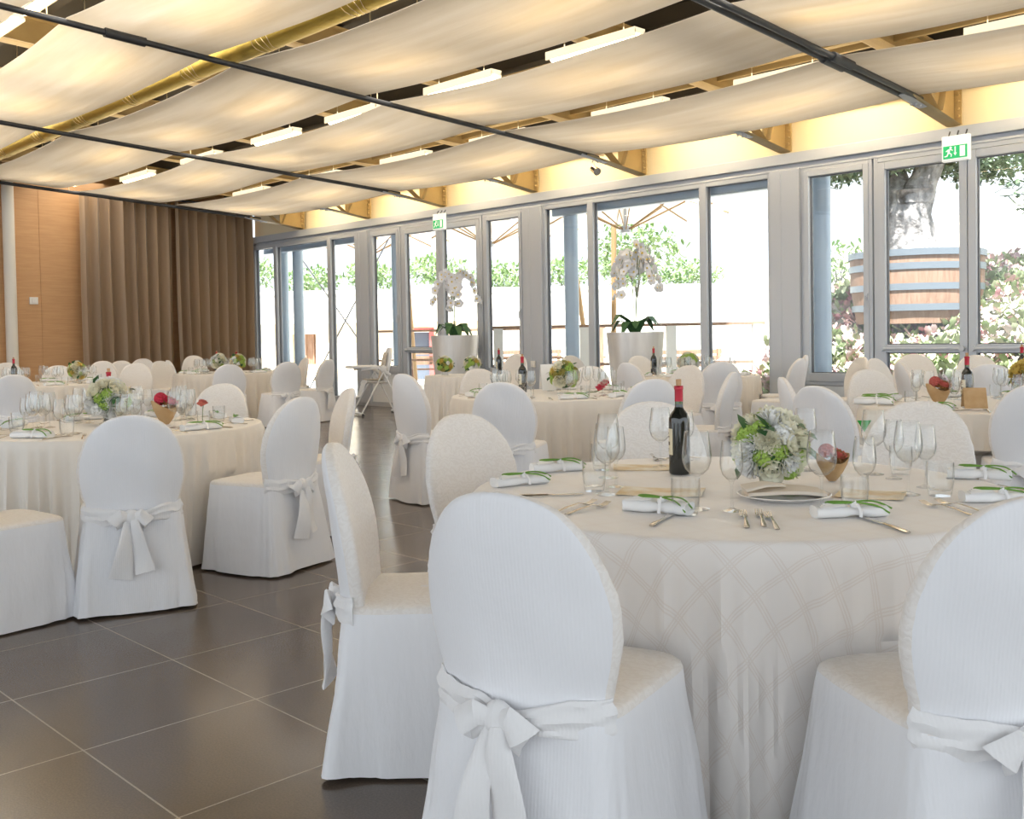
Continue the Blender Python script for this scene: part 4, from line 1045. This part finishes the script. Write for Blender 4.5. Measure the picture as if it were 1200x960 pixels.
pc = paper_cone(5, 'coral'); pc.location = (-2.76, 6.62, TH + .001); pc.scale = (1.2,) * 3; tag(pc, 'small cone of rusty blooms behind the bottle on the right-hand table', 'paper cone', 'paper cones')
tc_ = tent_card(.13, .14, 'kraft'); tc_.location = (-2.42, 6.32, TH + .012); tc_.rotation_euler = (0, 0, rad(30)); tag(tc_, 'kraft paper tent card in front of the bottle', 'card')
tc_ = tent_card(.12, .26, 'white'); tc_.location = (-6.15, 6.46, TH + .012); tc_.rotation_euler = (0, 0, rad(50)); tag(tc_, 'tall white folded card beside the middle table bottle', 'card')
fl = empty('red_flower', (-5.55, 6.42, TH + .001)); tag(fl, 'red flower lying beside the yellow-green bouquet', 'flower', 'red flowers')
b = MB(); b.sweep([(-.10, -.02, .012), (0, 0, .02), (.06, .02, .05)], .008, n=6); b.build('stem', 'stem', fl)
for k in range(4): add_head(fl, 'rose', 'red', (.03 + .018 * k, .01 * k, .045 + .018 * k), (.3, .2, 1), .030)
fl = empty('pink_flower', (-5.80, 2.99, TH + .001), 0, .8); tag(fl, 'pink flower standing among glasses right of the paper cone', 'flower', 'red flowers')
b = MB(); b.sweep([(0, 0, 0), (.005, 0, .07), (0, .01, .14)], .006, n=6); b.build('stem', 'stem', fl)
for k in range(3): add_head(fl, 'rose', 'coral', (.012 * (k - 1), .01 * (k % 2), .14 + .008 * k), (.3 * (k - 1), .2, 1), .030)
for q, (dx, dy, a) in enumerate(((-.62, -.47, 20), (-.70, -.30, 60))):
    o = place(P['nap2'], USED, (TB['T5'][0] + dx, TB['T5'][1] + dy, TH + .0005), rad(a)); tag(o, ('front' if q == 0 else 'rear') + ' rolled napkin at the left rim of the right-hand table', 'napkin', 'rolled napkins at the table rim')
b = MB(); n = 8
b.add([(-.045, 0, 0), (.045, 0, 0), (0, 0, -.075), (-.045, .004, 0), (.045, .004, 0), (0, .004, -.075)], [(0, 1, 2), (5, 4, 3), (0, 3, 4, 1), (1, 4, 5, 2), (2, 5, 3, 0)])
o = b.build('green_napkin', 'green', smooth=False); o.location = (-3.05, 6.16, .66); o.rotation_euler = (0, 0, rad(40)); tag(o, 'bright green cloth corner hanging below the right-hand table rim', 'napkin')

# ------------------------------------------------------------------ orchids, high chair
def orchid_proto(seed, n_stem):
    r2 = random.Random(seed); root = empty('potted_orchid')
    b = MB(); b.lathe([(.001, 0), (.27, 0), (.28, .01), (.385, 1.24), (.385, 1.26), (.365, 1.26), (.355, 1.20), (.001, 1.20)], 40); b.build('planter', 'planter', root)
    b = MB(); b.lathe([(.001, 1.205), (.35, 1.205)], 24); b.ball((0, 0, 1.2), .3, 16, 6, 0, (1, 1, .15), .01); b.build('soil', 'bark', root)
    for k in range(11):
        a = k * 2.4 + seed; L = r2.uniform(.26, .40)
        P_ = [(.04 * cos(a), .04 * sin(a), 1.20), (.12 * cos(a), .12 * sin(a), 1.20 + L * .55), (L * .7 * cos(a), L * .7 * sin(a), 1.20 + L * (.75 - .1 * (k % 3))), (L * cos(a), L * sin(a), 1.20 + L * (.40 - .2 * (k % 3)))]
        b = MB(); b.sweep(P_, [.04, .12, .13, .02], [.012, .008, .006, .004], (-sin(a), cos(a), 0), 8); b.build('leaf', 'leaf', root)
    fl = MB()      # one blossom, shared
    for q in range(5):
        an = 2 * PI * q / 5; petal(fl, (0, 0, 0), (cos(an), sin(an), .15), (0, 0, 1), .062, .060, .12)
    fl.ball((0, 0, .012), .014, 8, 5, 1)
    fo = fl.build('blossom', ['orchid', 'yellow']); data = fo.data; bpy.data.objects.remove(fo)
    cnt = 0
    for k in range(n_stem):
        a = 2 * PI * k / n_stem + seed; top = 1.20 + r2.uniform(.95, 1.25); rx = r2.uniform(.16, .34)
        pts = []
        for i in range(15):
            t = i / 14
            if t < .6: u = t / .6; pts.append(Vector((rx * .35 * u * cos(a), rx * .35 * u * sin(a), 1.2 + (top - 1.2) * (1 - (1 - u) ** 1.6))))
            else: u = (t - .6) / .4; pts.append(Vector((rx * (.35 + .9 * u) * cos(a), rx * (.35 + .9 * u) * sin(a), top - .42 * u * u)))
        b = MB(); b.sweep(pts, [.011 - .006 * i / 14 for i in range(15)], n=6); b.build('stem', 'stem', root)
        for i in range(6, 15):
            for s_ in ((-1, 1) if i % 2 else (-1, 0, 1)):
                o = bpy.data.objects.new('blossom', data); COL.objects.link(o); o.parent = root; cnt += 1
                side = Vector((-sin(a), cos(a), 0)); o.location = pts[i] + side * .05 * s_ + Vector((r2.uniform(-.03, .03), r2.uniform(-.03, .03), -.03 + r2.uniform(-.03, .03)))
                d = Vector((.714, -.70, 0)) * .6 + side * s_ * .5 + Vector((cos(a), sin(a), r2.uniform(-.3, .3))); o.rotation_euler = d.to_track_quat('Z', 'Y').to_euler(); sc = r2.uniform(.85, 1.25); o.scale = (sc,) * 3
    return root
o = orchid_proto(1, 4); o.location = (-12.13, 10.62, .001); tag(o, 'white orchid in tall zinc planter before the far glass door', 'potted orchid', 'orchids in tall planters')
o = orchid_proto(2, 4); o.location = (-8.475, 10.62, .001); o.rotation_euler = (0, 0, 2.5); tag(o, 'white orchid in tall zinc planter before the fixed windows', 'potted orchid', 'orchids in tall planters')

def high_chair(loc, rz):
    o = empty('high_chair', loc, rz); tag(o, 'white folding child high chair with tray by the glass door', 'high chair')
    for s_ in (-1, 1):
        y = .26 * s_
        b = MB(); b.sweep([(-.30, y, .03), (.13, y * .92, .78)], .032, .026, (0, 1, 0), 10); b.build('leg', 'hc_white', o)
        b = MB(); b.sweep([(.40, y, .03), (.02, y * .92, .80)], .032, .026, (0, 1, 0), 10); b.build('leg', 'hc_white', o)
        b = MB(); b.ball((.08, y * .92, .74), .055, 12, 7, 0, (1, .5, 1.1)); b.build('hinge', 'hc_white', o)
        b = MB(); b.sweep([(.20, y * .85, .64), (.0, y * .88, .77), (-.28, y * .85, .74)], .05, .03, (0, 0, 1), 8); b.build('armrest', 'hc_white', o)
    b = MB(); b.sweep([(-.30, -.33, .03), (-.30, .33, .03)], .06, .045, (1, 0, 0), 10); b.build('base_bar', 'hc_white', o)
    b = MB(); b.sweep([(.40, -.33, .03), (.40, .33, .03)], .06, .045, (1, 0, 0), 10); b.build('base_bar', 'hc_white', o)
    for s_ in (-1, 1):
        for x in (-.30, .40):
            b = MB(); b.cyl((x, .33 * s_ - .02, .022), (x, .33 * s_ + .02, .022), .022, 12); b.build('wheel', 'rod', o)
    b = MB(); R = []
    for k in range(13):
        t = k / 12; w = .17 + .02 * sin(PI * t); z = .52 + .56 * t; x = .14 + .13 * t; n = 16
        if t > .7: w *= math.sqrt(max(.12, 1 - ((t - .7) / .32) ** 2))
        R.append([(x + .035 * sin(2 * PI * i / n), w * math.copysign(abs(cos(2 * PI * i / n)) ** .6, cos(2 * PI * i / n)), z) for i in range(n)])
    b.rings(R, 0, True); bk = b.build('backrest', 'hc_white', o)
    b = MB(); b.sweep([(.105, 0, .57), (.14, 0, .75), (.20, 0, 1.0)], [.24, .27, .20], [.03, .03, .03], (0, 1, 0), 12); b.build('cushion', 'hc_pad', bk)
    b = MB(); b.sweep([(.20, 0, .53), (.05, 0, .52), (-.17, 0, .54), (-.20, 0, .50)], [.30, .33, .32, .28], [.06, .05, .05, .03], (0, 1, 0), 12); st = b.build('seat', 'hc_white', o)
    b = MB(); b.sweep([(.12, 0, .565), (-.16, 0, .57)], [.24, .24], .03, (0, 1, 0), 10); b.build('cushion', 'hc_pad', st)
    b = MB(); b.sweep([(-.19, 0, .50), (-.26, 0, .30)], [.24, .22], .03, (0, 1, 0), 10); b.sweep([(-.26, 0, .30), (-.36, 0, .29)], [.22, .18], .025, (0, 1, 0), 10); b.build('footrest', 'hc_white', o)
    n = 28; b = MB()
    prof = [(.20, .26, .76), (.215, .275, .765), (.22, .28, .79), (.20, .262, .80), (.185, .245, .785)]
    b.rings([[(-.22 + a_ * cos(2 * PI * i / n) * (1.15 if cos(2 * PI * i / n) < 0 else 1), b_ * sin(2 * PI * i / n), z) for i in range(n)] for a_, b_, z in prof], 0, True); b.build('tray', 'hc_white', o)
    return o
high_chair((-13.25, 9.85, .001), rad(70))

# ------------------------------------------------------------------ outside
b = MB(); b.box((-18, 26.2, -.12), (60, 30, .2)); tag(b.build('ground', 'terrace', smooth=False), kind='structure')
def hz(x, y): 
    g = 0 if x > -8.5 else .9 * (-8.5 - x)
    d = y - 13.2 - g
    if d <= 0: return -.15
    return -.15 + (.62 * d if d < 2.8 else 1.736 + .24 * (d - 2.8)) + .08 * nz(x * .5, y * .5, 0) * min(1, d)
b = MB(); rows = []
for i in range(41):
    x = -26 + 40 * i / 40; rows.append([(x, 12.8 + 24 * j / 40, hz(x, 12.8 + 24 * j / 40)) for j in range(41)])
b.rings(rows, 0, False, False); tag(b.build('hillside', 'slope'), kind='structure')
def scatter(name, m, n, sz, seed, zone):
    r2 = random.Random(seed); b = MB()
    for _ in range(n):
        x, y = zone(r2); z = hz(x, y)
        if z < -.1: continue
        for q in range(4):
            a = r2.uniform(0, 2 * PI); e = r2.uniform(.1, 1.1); s_ = sz * r2.uniform(.6, 1.5)
            petal(b, (x + r2.uniform(-.1, .1), y + r2.uniform(-.1, .1), z + r2.uniform(0, .16)), (cos(a) * cos(e), sin(a) * cos(e), sin(e)), (0, 0, 1), s_, s_ * .7, .2)
    return b.build(name, m)
zone = lambda r2: (r2.uniform(-9.6, 3), 13.1 + 6.5 * r2.random() ** 1.6)
tag(scatter('flower_bed', 'petals', 2600, .11, 3, zone), 'pink and white flowers covering the slope outside', 'flowers', kind='stuff')
tag(scatter('ground_cover', 'herb', 3000, .13, 4, zone), 'light green ground cover on the slope outside', 'plants', kind='stuff')

# wooden tub with old olive tree
TX, TY, TZ = -6.94, 15.8, hz(-6.94, 15.8) - .1
tub = empty('tree_tub', (TX, TY, TZ)); tag(tub, 'huge round timber tub with metal hoops on the slope', 'planter')
tz = 2.43 - TZ
b = MB(); n = 48
b.lathe([(.90, 0), (.99, tz * .55), (1.0, tz), (.93, tz), (.92, tz - .15)], n); b.build('staves', 'timber', tub)
for z in (.22, .5, .78, .965):
    b = MB(); b.lathe([(.93 + .075 * z + .0, z * tz - .05), (.955 + .075 * z, z * tz - .05), (.955 + .075 * z, z * tz + .05), (.93 + .075 * z, z * tz + .05)], n); b.build('hoop', 'hoop', tub)
b = MB(); b.lathe([(.001, tz - .12), (.93, tz - .12)], 24); b.build('soil', 'bark', tub)
def leaves(b, c, R, n, sz, r2, sc=(1, 1, 1)):
    for _ in range(n):
        d = Vector((r2.gauss(0, 1), r2.gauss(0, 1), r2.gauss(0, 1))).normalized(); rr = R * r2.random() ** .4
        p = Vector(c) + Vector((d.x * sc[0], d.y * sc[1], d.z * sc[2])) * rr
        dd = Vector((r2.uniform(-1, 1), r2.uniform(-1, 1), r2.uniform(-.6, 1))).normalized()
        petal(b, p, dd, (0, 0, 1), sz * r2.uniform(.7, 1.3), sz * .5, .1)
def tree(name, label, loc, trunk, r0, crowns, nl, sz, seed, folm='foliage', group=None):
    r2 = random.Random(seed); o = empty(name, loc); tag(o, label, 'tree', group)
    b = MB()
    for pts, ra, rb in trunk:
        N = 9; P_ = []
        for i in range(N):
            t = i / (N - 1) * (len(pts) - 1); k = min(int(t), len(pts) - 2); f = t - k
            v = Vector(pts[k]) * (1 - f) + Vector(pts[k + 1]) * f; P_.append(v + Vector((nz(i, 0, 0, seed), nz(0, i, 0, seed), 0)) * ra * .5)
        R = []
        for i, p in enumerate(P_):
            r = ra + (rb - ra) * i / (N - 1)
            R.append([p + Vector((cos(2 * PI * k / 16), sin(2 * PI * k / 16), 0)) * r * (1 + .35 * nz(cos(2 * PI * k / 16) * 2, sin(2 * PI * k / 16) * 2, i * .5, seed)) for k in range(16)])
        b.rings(R, 0, True)
    b.build('trunk', 'bark', o)
    b = MB()
    for c, R, sc in crowns: leaves(b, c, R, nl, sz, r2, sc)
    b.build('crown', folm, o)
    return o
tree('olive_tree', 'old olive tree with knotted grey trunk growing in the timber tub', (TX, TY, 2.31), [([(.05, 0, -.1), (-.05, 0, .6), (-.12, .05, 1.1)], .40, .36), ([(-.15, 0, .9), (-.40, .1, 1.5), (-.7, .1, 1.9)], .30, .16), ([(.0, 0, .9), (.25, .1, 1.5), (.55, 0, 2.0)], .28, .14)], .4,
     [((-1.0, -1.0, 1.42), .60, (1.3, 1.3, .45)), ((-.4, -.4, 1.55), .55, (1.2, 1.2, .4)), ((.1, .1, 1.7), .6, (1.2, 1.2, .4)), ((.7, .7, 1.45), .55, (1.2, 1.2, .45)), ((-.6, -.7, 1.9), .9, (1.3, 1.3, .5)), ((.4, .4, 2.0), .9, (1.3, 1.3, .5))], 900, .11, 8)
tree('garden_tree', 'leafy green tree on the slope right of the timber tub', (-5.6, 18.2, hz(-5.6, 18.2) - .1), [([(0, 0, 0), (.1, 0, 1.0), (.0, 0, 1.6)], .12, .07)], .1, [((0, 0, 1.9), .95, (1.0, 1.0, 1.1)), ((.7, .2, 2.5), .8, (1, 1, 1)), ((-.3, 0, 2.8), .7, (1, 1, 1))], 700, .16, 9)
def bush(label, c, R, seed, sc=(1.3, 1.3, .7), n=900, sz=.16):
    r2 = random.Random(seed); o = empty('garden_bush', c); tag(o, label, 'bush', 'bushes outside')
    b = MB(); leaves(b, (0, 0, 0), R, n, sz, r2, sc); b.build('foliage', 'hedge', o)
    b = MB()
    for k in range(4): b.sweep([(0, 0, -R * sc[2] * 1.2), (.2 * cos(k * 1.6) * R, .2 * sin(k * 1.6) * R, 0)], [.06, .02], n=6)
    b.build('stem', 'bark', o)
# white terrace wall with a hedge on it, across the far end of the terrace
A = Vector((-33, 12.4)); B = Vector((-17.5, 27.8)); D_ = (B - A); Ln = D_.length; an = math.atan2(D_.y, D_.x); mid = (A + B) / 2
b = MB(); b.box((mid.x, mid.y, 1.22), (Ln, .4, 2.84), an); b.box((mid.x, mid.y, 2.70), (Ln, .5, .12), an); tag(b.build('garden_wall', 'render', smooth=False), kind='structure')
for k in range(10):
    p = A + D_ * ((k + .6) / 10.4); bush('%s bush from the left on the white garden wall' % ORD[k], (p.x - .95, p.y + .95, 3.12 + .15 * (k % 3)), .95, 60 + k, (1.15, 1.15, .55), 650, .17)
bush('large bush beside the white garden wall behind the second orchid', (-13.9, 17.5, 3.0), 1.0, 80, (1.1, 1.1, .8), 900, .15)
bush('pale bush far behind the near fixed windows', (-10.2, 19.5, 2.6), .9, 81, (1.5, 1.5, .5), 500, .15)
# low stone garden building with openings and a red door frame
gb = empty('garden_building', (-24.4, 17.9, -.02), rad(43)); tag(gb, 'low sandy stone building with window openings beyond the terrace', 'building')
b = MB()
for x0, x1 in ((-3.2, -2.2), (-1.5, -.3), (.35, 1.1), (2.0, 3.4)): b.box(((x0 + x1) / 2, 0, .85), (x1 - x0, .3, 1.7))
for x0, x1 in ((-2.2, -1.5), (-.3, .35)): b.box(((x0 + x1) / 2, 0, .25), (x1 - x0, .3, .5)); b.box(((x0 + x1) / 2, 0, 1.55), (x1 - x0, .3, .3))
b.box((1.55, 0, 1.6), (.9, .3, .2)); b.build('wall', 'stonewall', gb, smooth=False)
for x0, x1 in ((-2.2, -1.5), (-.3, .35)):
    b = MB(); b.box(((x0 + x1) / 2, .1, .95), (x1 - x0, .04, .9)); 
    for q in range(3): b.box((x0 + (x1 - x0) * (q + .5) / 3, .05, .95), (.04, .05, .9))
    b.build('window', 'timber', gb, smooth=False)
b = MB(); b.box((1.15, -.12, .75), (.14, .12, 1.5)); b.box((1.95, -.12, .75), (.14, .12, 1.5)); b.box((1.55, -.12, 1.47), (.94, .12, .12)); b.build('door_frame', 'redpaint', gb, smooth=False)
b = MB(); b.box((1.55, .05, .7), (.72, .05, 1.4)); b.build('door', 'darkwin', gb, smooth=False)
b = MB(); b.box((0, 0, 1.76), (7, .9, .1)); b.build('roof', 'render', gb, smooth=False)
# terrace rail on posts
rl = empty('terrace_rail', (-10.8, 13.35, -.02), math.atan2(1.54, 1.51)); tag(rl, 'pale timber railing on posts along the terrace', 'railing')
b = MB(); b.box((0, 0, 1.40), (4.6, .10, .05)); b.box((0, 0, .75), (4.6, .05, .05)); b.build('handrail', 'timber', rl, smooth=False)
for k in range(4): b = MB(); b.box((-2.2 + 1.46 * k, 0, .69), (.16, .16, 1.38)); b.build('post', 'render', rl, smooth=False)
rl = empty('terrace_rail', (-16.4, 15.2, -.02), math.atan2(1.0, 1.2)); tag(rl, 'pale timber railing on posts beyond the far glass door', 'railing')
b = MB(); b.box((0, 0, 1.40), (5.4, .10, .05)); b.box((0, 0, .75), (5.4, .05, .05)); b.build('handrail', 'timber', rl, smooth=False)
for k in range(4): b = MB(); b.box((-2.6 + 1.73 * k, 0, .69), (.12, .12, 1.38)); b.build('post', 'timber', rl, smooth=False)
# garden benches
def bench(loc, rz, label):
    o = empty('garden_bench', loc, rz); tag(o, label, 'bench', 'timber benches outside')
    b = MB()
    for k in range(4): b.box((0, -.18 + .12 * k, .45), (1.5, .09, .03))
    b.build('seat', 'timber', o, smooth=False)
    b = MB()
    for k in range(3): b.box((0, .26, .60 + .13 * k), (1.5, .03, .09))
    b.build('backrest', 'timber', o, smooth=False)
    for x in (-.68, .68):
        for y, h in ((-.18, .44), (.25, .92)): b = MB(); b.box((x, y, h / 2), (.07, .07, h)); b.build('leg', 'timber', o, smooth=False)
        b = MB(); b.box((x, .03, .64), (.07, .5, .04)); b.build('armrest', 'timber', o, smooth=False)
bench((-19.4, 16.4, -.02), rad(40), 'timber bench on the terrace seen beside the high chair')
bench((-16.6, 16.9, -.02), rad(50), 'timber bench on the terrace beyond the far glass door')
bench((-12.0, 16.9, -.02), rad(60), 'timber bench outside behind the tall middle bottle')

# parasols
def parasol(x, y, zh, mast, label):
    o = empty('parasol', (x, y, -.02)); tag(o, label, 'parasol', 'cream parasols on the terrace')
    Rr = 1.75; zt = zh + .85; ze = zh + .28
    b = MB(); n = 8; R = []
    for k in range(7):
        t = k / 6; R.append([(Rr * t * cos(2 * PI * i / 32) * (1 - .06 * t * abs(sin(4 * PI * i / 32)) ), Rr * t * sin(2 * PI * i / 32) * (1 - .06 * t * abs(sin(4 * PI * i / 32))), zt - (zt - ze) * t - .05 * t * (1 - t)) for i in range(32)])
    low = [[(p[0], p[1], p[2] - .006) for p in r] for r in reversed(R)]
    b.rings(R + low, 0, False); b.build('canopy', 'canvas', o)
    for k in range(8):
        a = 2 * PI * k / 8
        b = MB(); b.sweep([(.05 * cos(a), .05 * sin(a), zt - .04), (Rr * cos(a), Rr * sin(a), ze - .02)], .035, .025, (0, 0, 1), 6)
        rb = b.build('rib', 'pole', o)
        b = MB(); b.sweep([(.06 * cos(a), .06 * sin(a), zh), (Rr * .58 * cos(a), Rr * .58 * sin(a), zt - (zt - ze) * .58 - .06)], .03, .022, (0, 0, 1), 6); b.build('strut', 'pole', rb)
    b = MB(); b.cyl((0, 0, zh - .05), (0, 0, zh + .06), .085, 16); b.cyl((0, 0, zh), (0, 0, zt + .06), .028, 10); b.build('hub', 'alu', o)
    b = MB(); mx_, my_ = mast
    b.sweep([(mx_, my_, 0), (mx_ * .75, my_ * .75, zt + .1)], .10, .10, (1, 0, 0), 10); b.sweep([(mx_ * .80, my_ * .80, zt - .15), (mx_ * .7, my_ * .7, zt + .16), (0, 0, zt + .10)], .07, .07, (0, 0, 1), 10); b.build('mast', 'pole', o)
    b = MB(); b.box((mx_, my_, .04), (.7, .7, .08)); b.build('base_plate', 'render', o, smooth=False)
parasol(-10.87, 13.4, 3.02, (-1.9, 1.9), 'parasol with wooden ribs outside behind the second orchid')
parasol(-14.4, 13.55, 3.05, (.7, 2.2), 'parasol with wooden mast outside the far glass door')
parasol(-18.2, 13.5, 3.12, (-1.2, 2.2), 'parasol outside the furthest fixed window')
# steel columns outside the glass, bracing cables, shade cassettes
for i, x in enumerate((-18.62, -18.05, -14.72, -10.42, -6.24, -2.0)):
    b = MB(); b.cyl((x, W + .42, -.02), (x, W + .42, 3.9), .11, 20); b.box((x, W + .42, .0), (.34, .34, .04))
    tag(b.build('outdoor_column', 'column'), '%s blue-grey steel column from the curtain end, outside the glass' % ORD[i], 'column', 'columns outside the glass')
for i, (a_, c_) in enumerate((((-18.5, W + .64, 3.15), (-15.0, W + .64, .1)), ((-18.1, W + .60, .1), (-15.2, W + .60, 3.1)))):
    b = MB(); b.sweep([a_, c_], .028, .028, (0, 1, 0), 8); tag(b.build('bracing_cable', 'cable'), ('falling' if i == 0 else 'rising') + ' diagonal bracing rod outside the furthest window bay', 'bracing rod', 'bracing rods')
for i, (x0, x1) in enumerate(((-19, -15.4), (-10.6, -6.7))):
    b = MB(); b.box(((x0 + x1) / 2, W + .26, 3.13), (x1 - x0, .16, .17)); tag(b.build('shade_cassette', 'column', smooth=False, bevel=.02), 'blue-grey roller shade box outside over the %s fixed windows' % ('furthest', 'nearer')[i], 'shade box', 'shade boxes')
b = MB(); b.box((-6.6, 11.85, 4.2), (25.4, 1.0, .12)); tag(b.build('trim_5', 'alu', smooth=False), kind='structure')

# ------------------------------------------------------------------ light, camera
w = bpy.data.worlds.new('daylight'); S.world = w; w.use_nodes = True
bg = w.node_tree.nodes['Background']; bg.inputs[0].default_value = (.87, .94, 1.0, 1); bg.inputs[1].default_value = 1.25
sun = bpy.data.lights.new('sun', 'SUN'); sun.energy = 11.5; sun.angle = rad(2); sun.color = (1, .96, .9)
so = bpy.data.objects.new('sun', sun); COL.objects.link(so); so.rotation_euler = Vector((-.2, .42, -.88)).to_track_quat('-Z', 'Y').to_euler()
F, YAW, PITCH, ROLL, CY = 1181.6, .79559, .028236, -.017519, 426.1
f = Vector((-sin(YAW) * cos(PITCH), cos(YAW) * cos(PITCH), -sin(PITCH))); r = Vector((cos(YAW), sin(YAW), 0)); u = r.cross(f)
r2_ = r * cos(ROLL) + u * sin(ROLL); u2 = u * cos(ROLL) - r * sin(ROLL)
cam = bpy.data.cameras.new('camera'); co = bpy.data.objects.new('camera', cam); COL.objects.link(co)
co.matrix_world = Matrix(((r2_.x, u2.x, -f.x, 0), (r2_.y, u2.y, -f.y, 0), (r2_.z, u2.z, -f.z, 1.25), (0, 0, 0, 1)))
cam.sensor_width = 36; cam.sensor_fit = 'HORIZONTAL'; cam.lens = F / 1200 * 36; cam.shift_y = -(480 - CY) / 1200; cam.clip_start = .05; cam.clip_end = 300
S.camera = co
S.view_settings.view_transform = 'Standard'; S.view_settings.look = 'None'; S.view_settings.gamma = 1; S.view_settings.use_curve_mapping = False
S.view_settings.exposure = .84
c = S.cycles
c.use_denoising = True; c.max_bounces = 8; c.diffuse_bounces = 4; c.glossy_bounces = 4; c.transparent_max_bounces = 32; c.transmission_bounces = 4
c.caustics_reflective = False; c.caustics_refractive = False; c.sample_clamp_indirect = 4
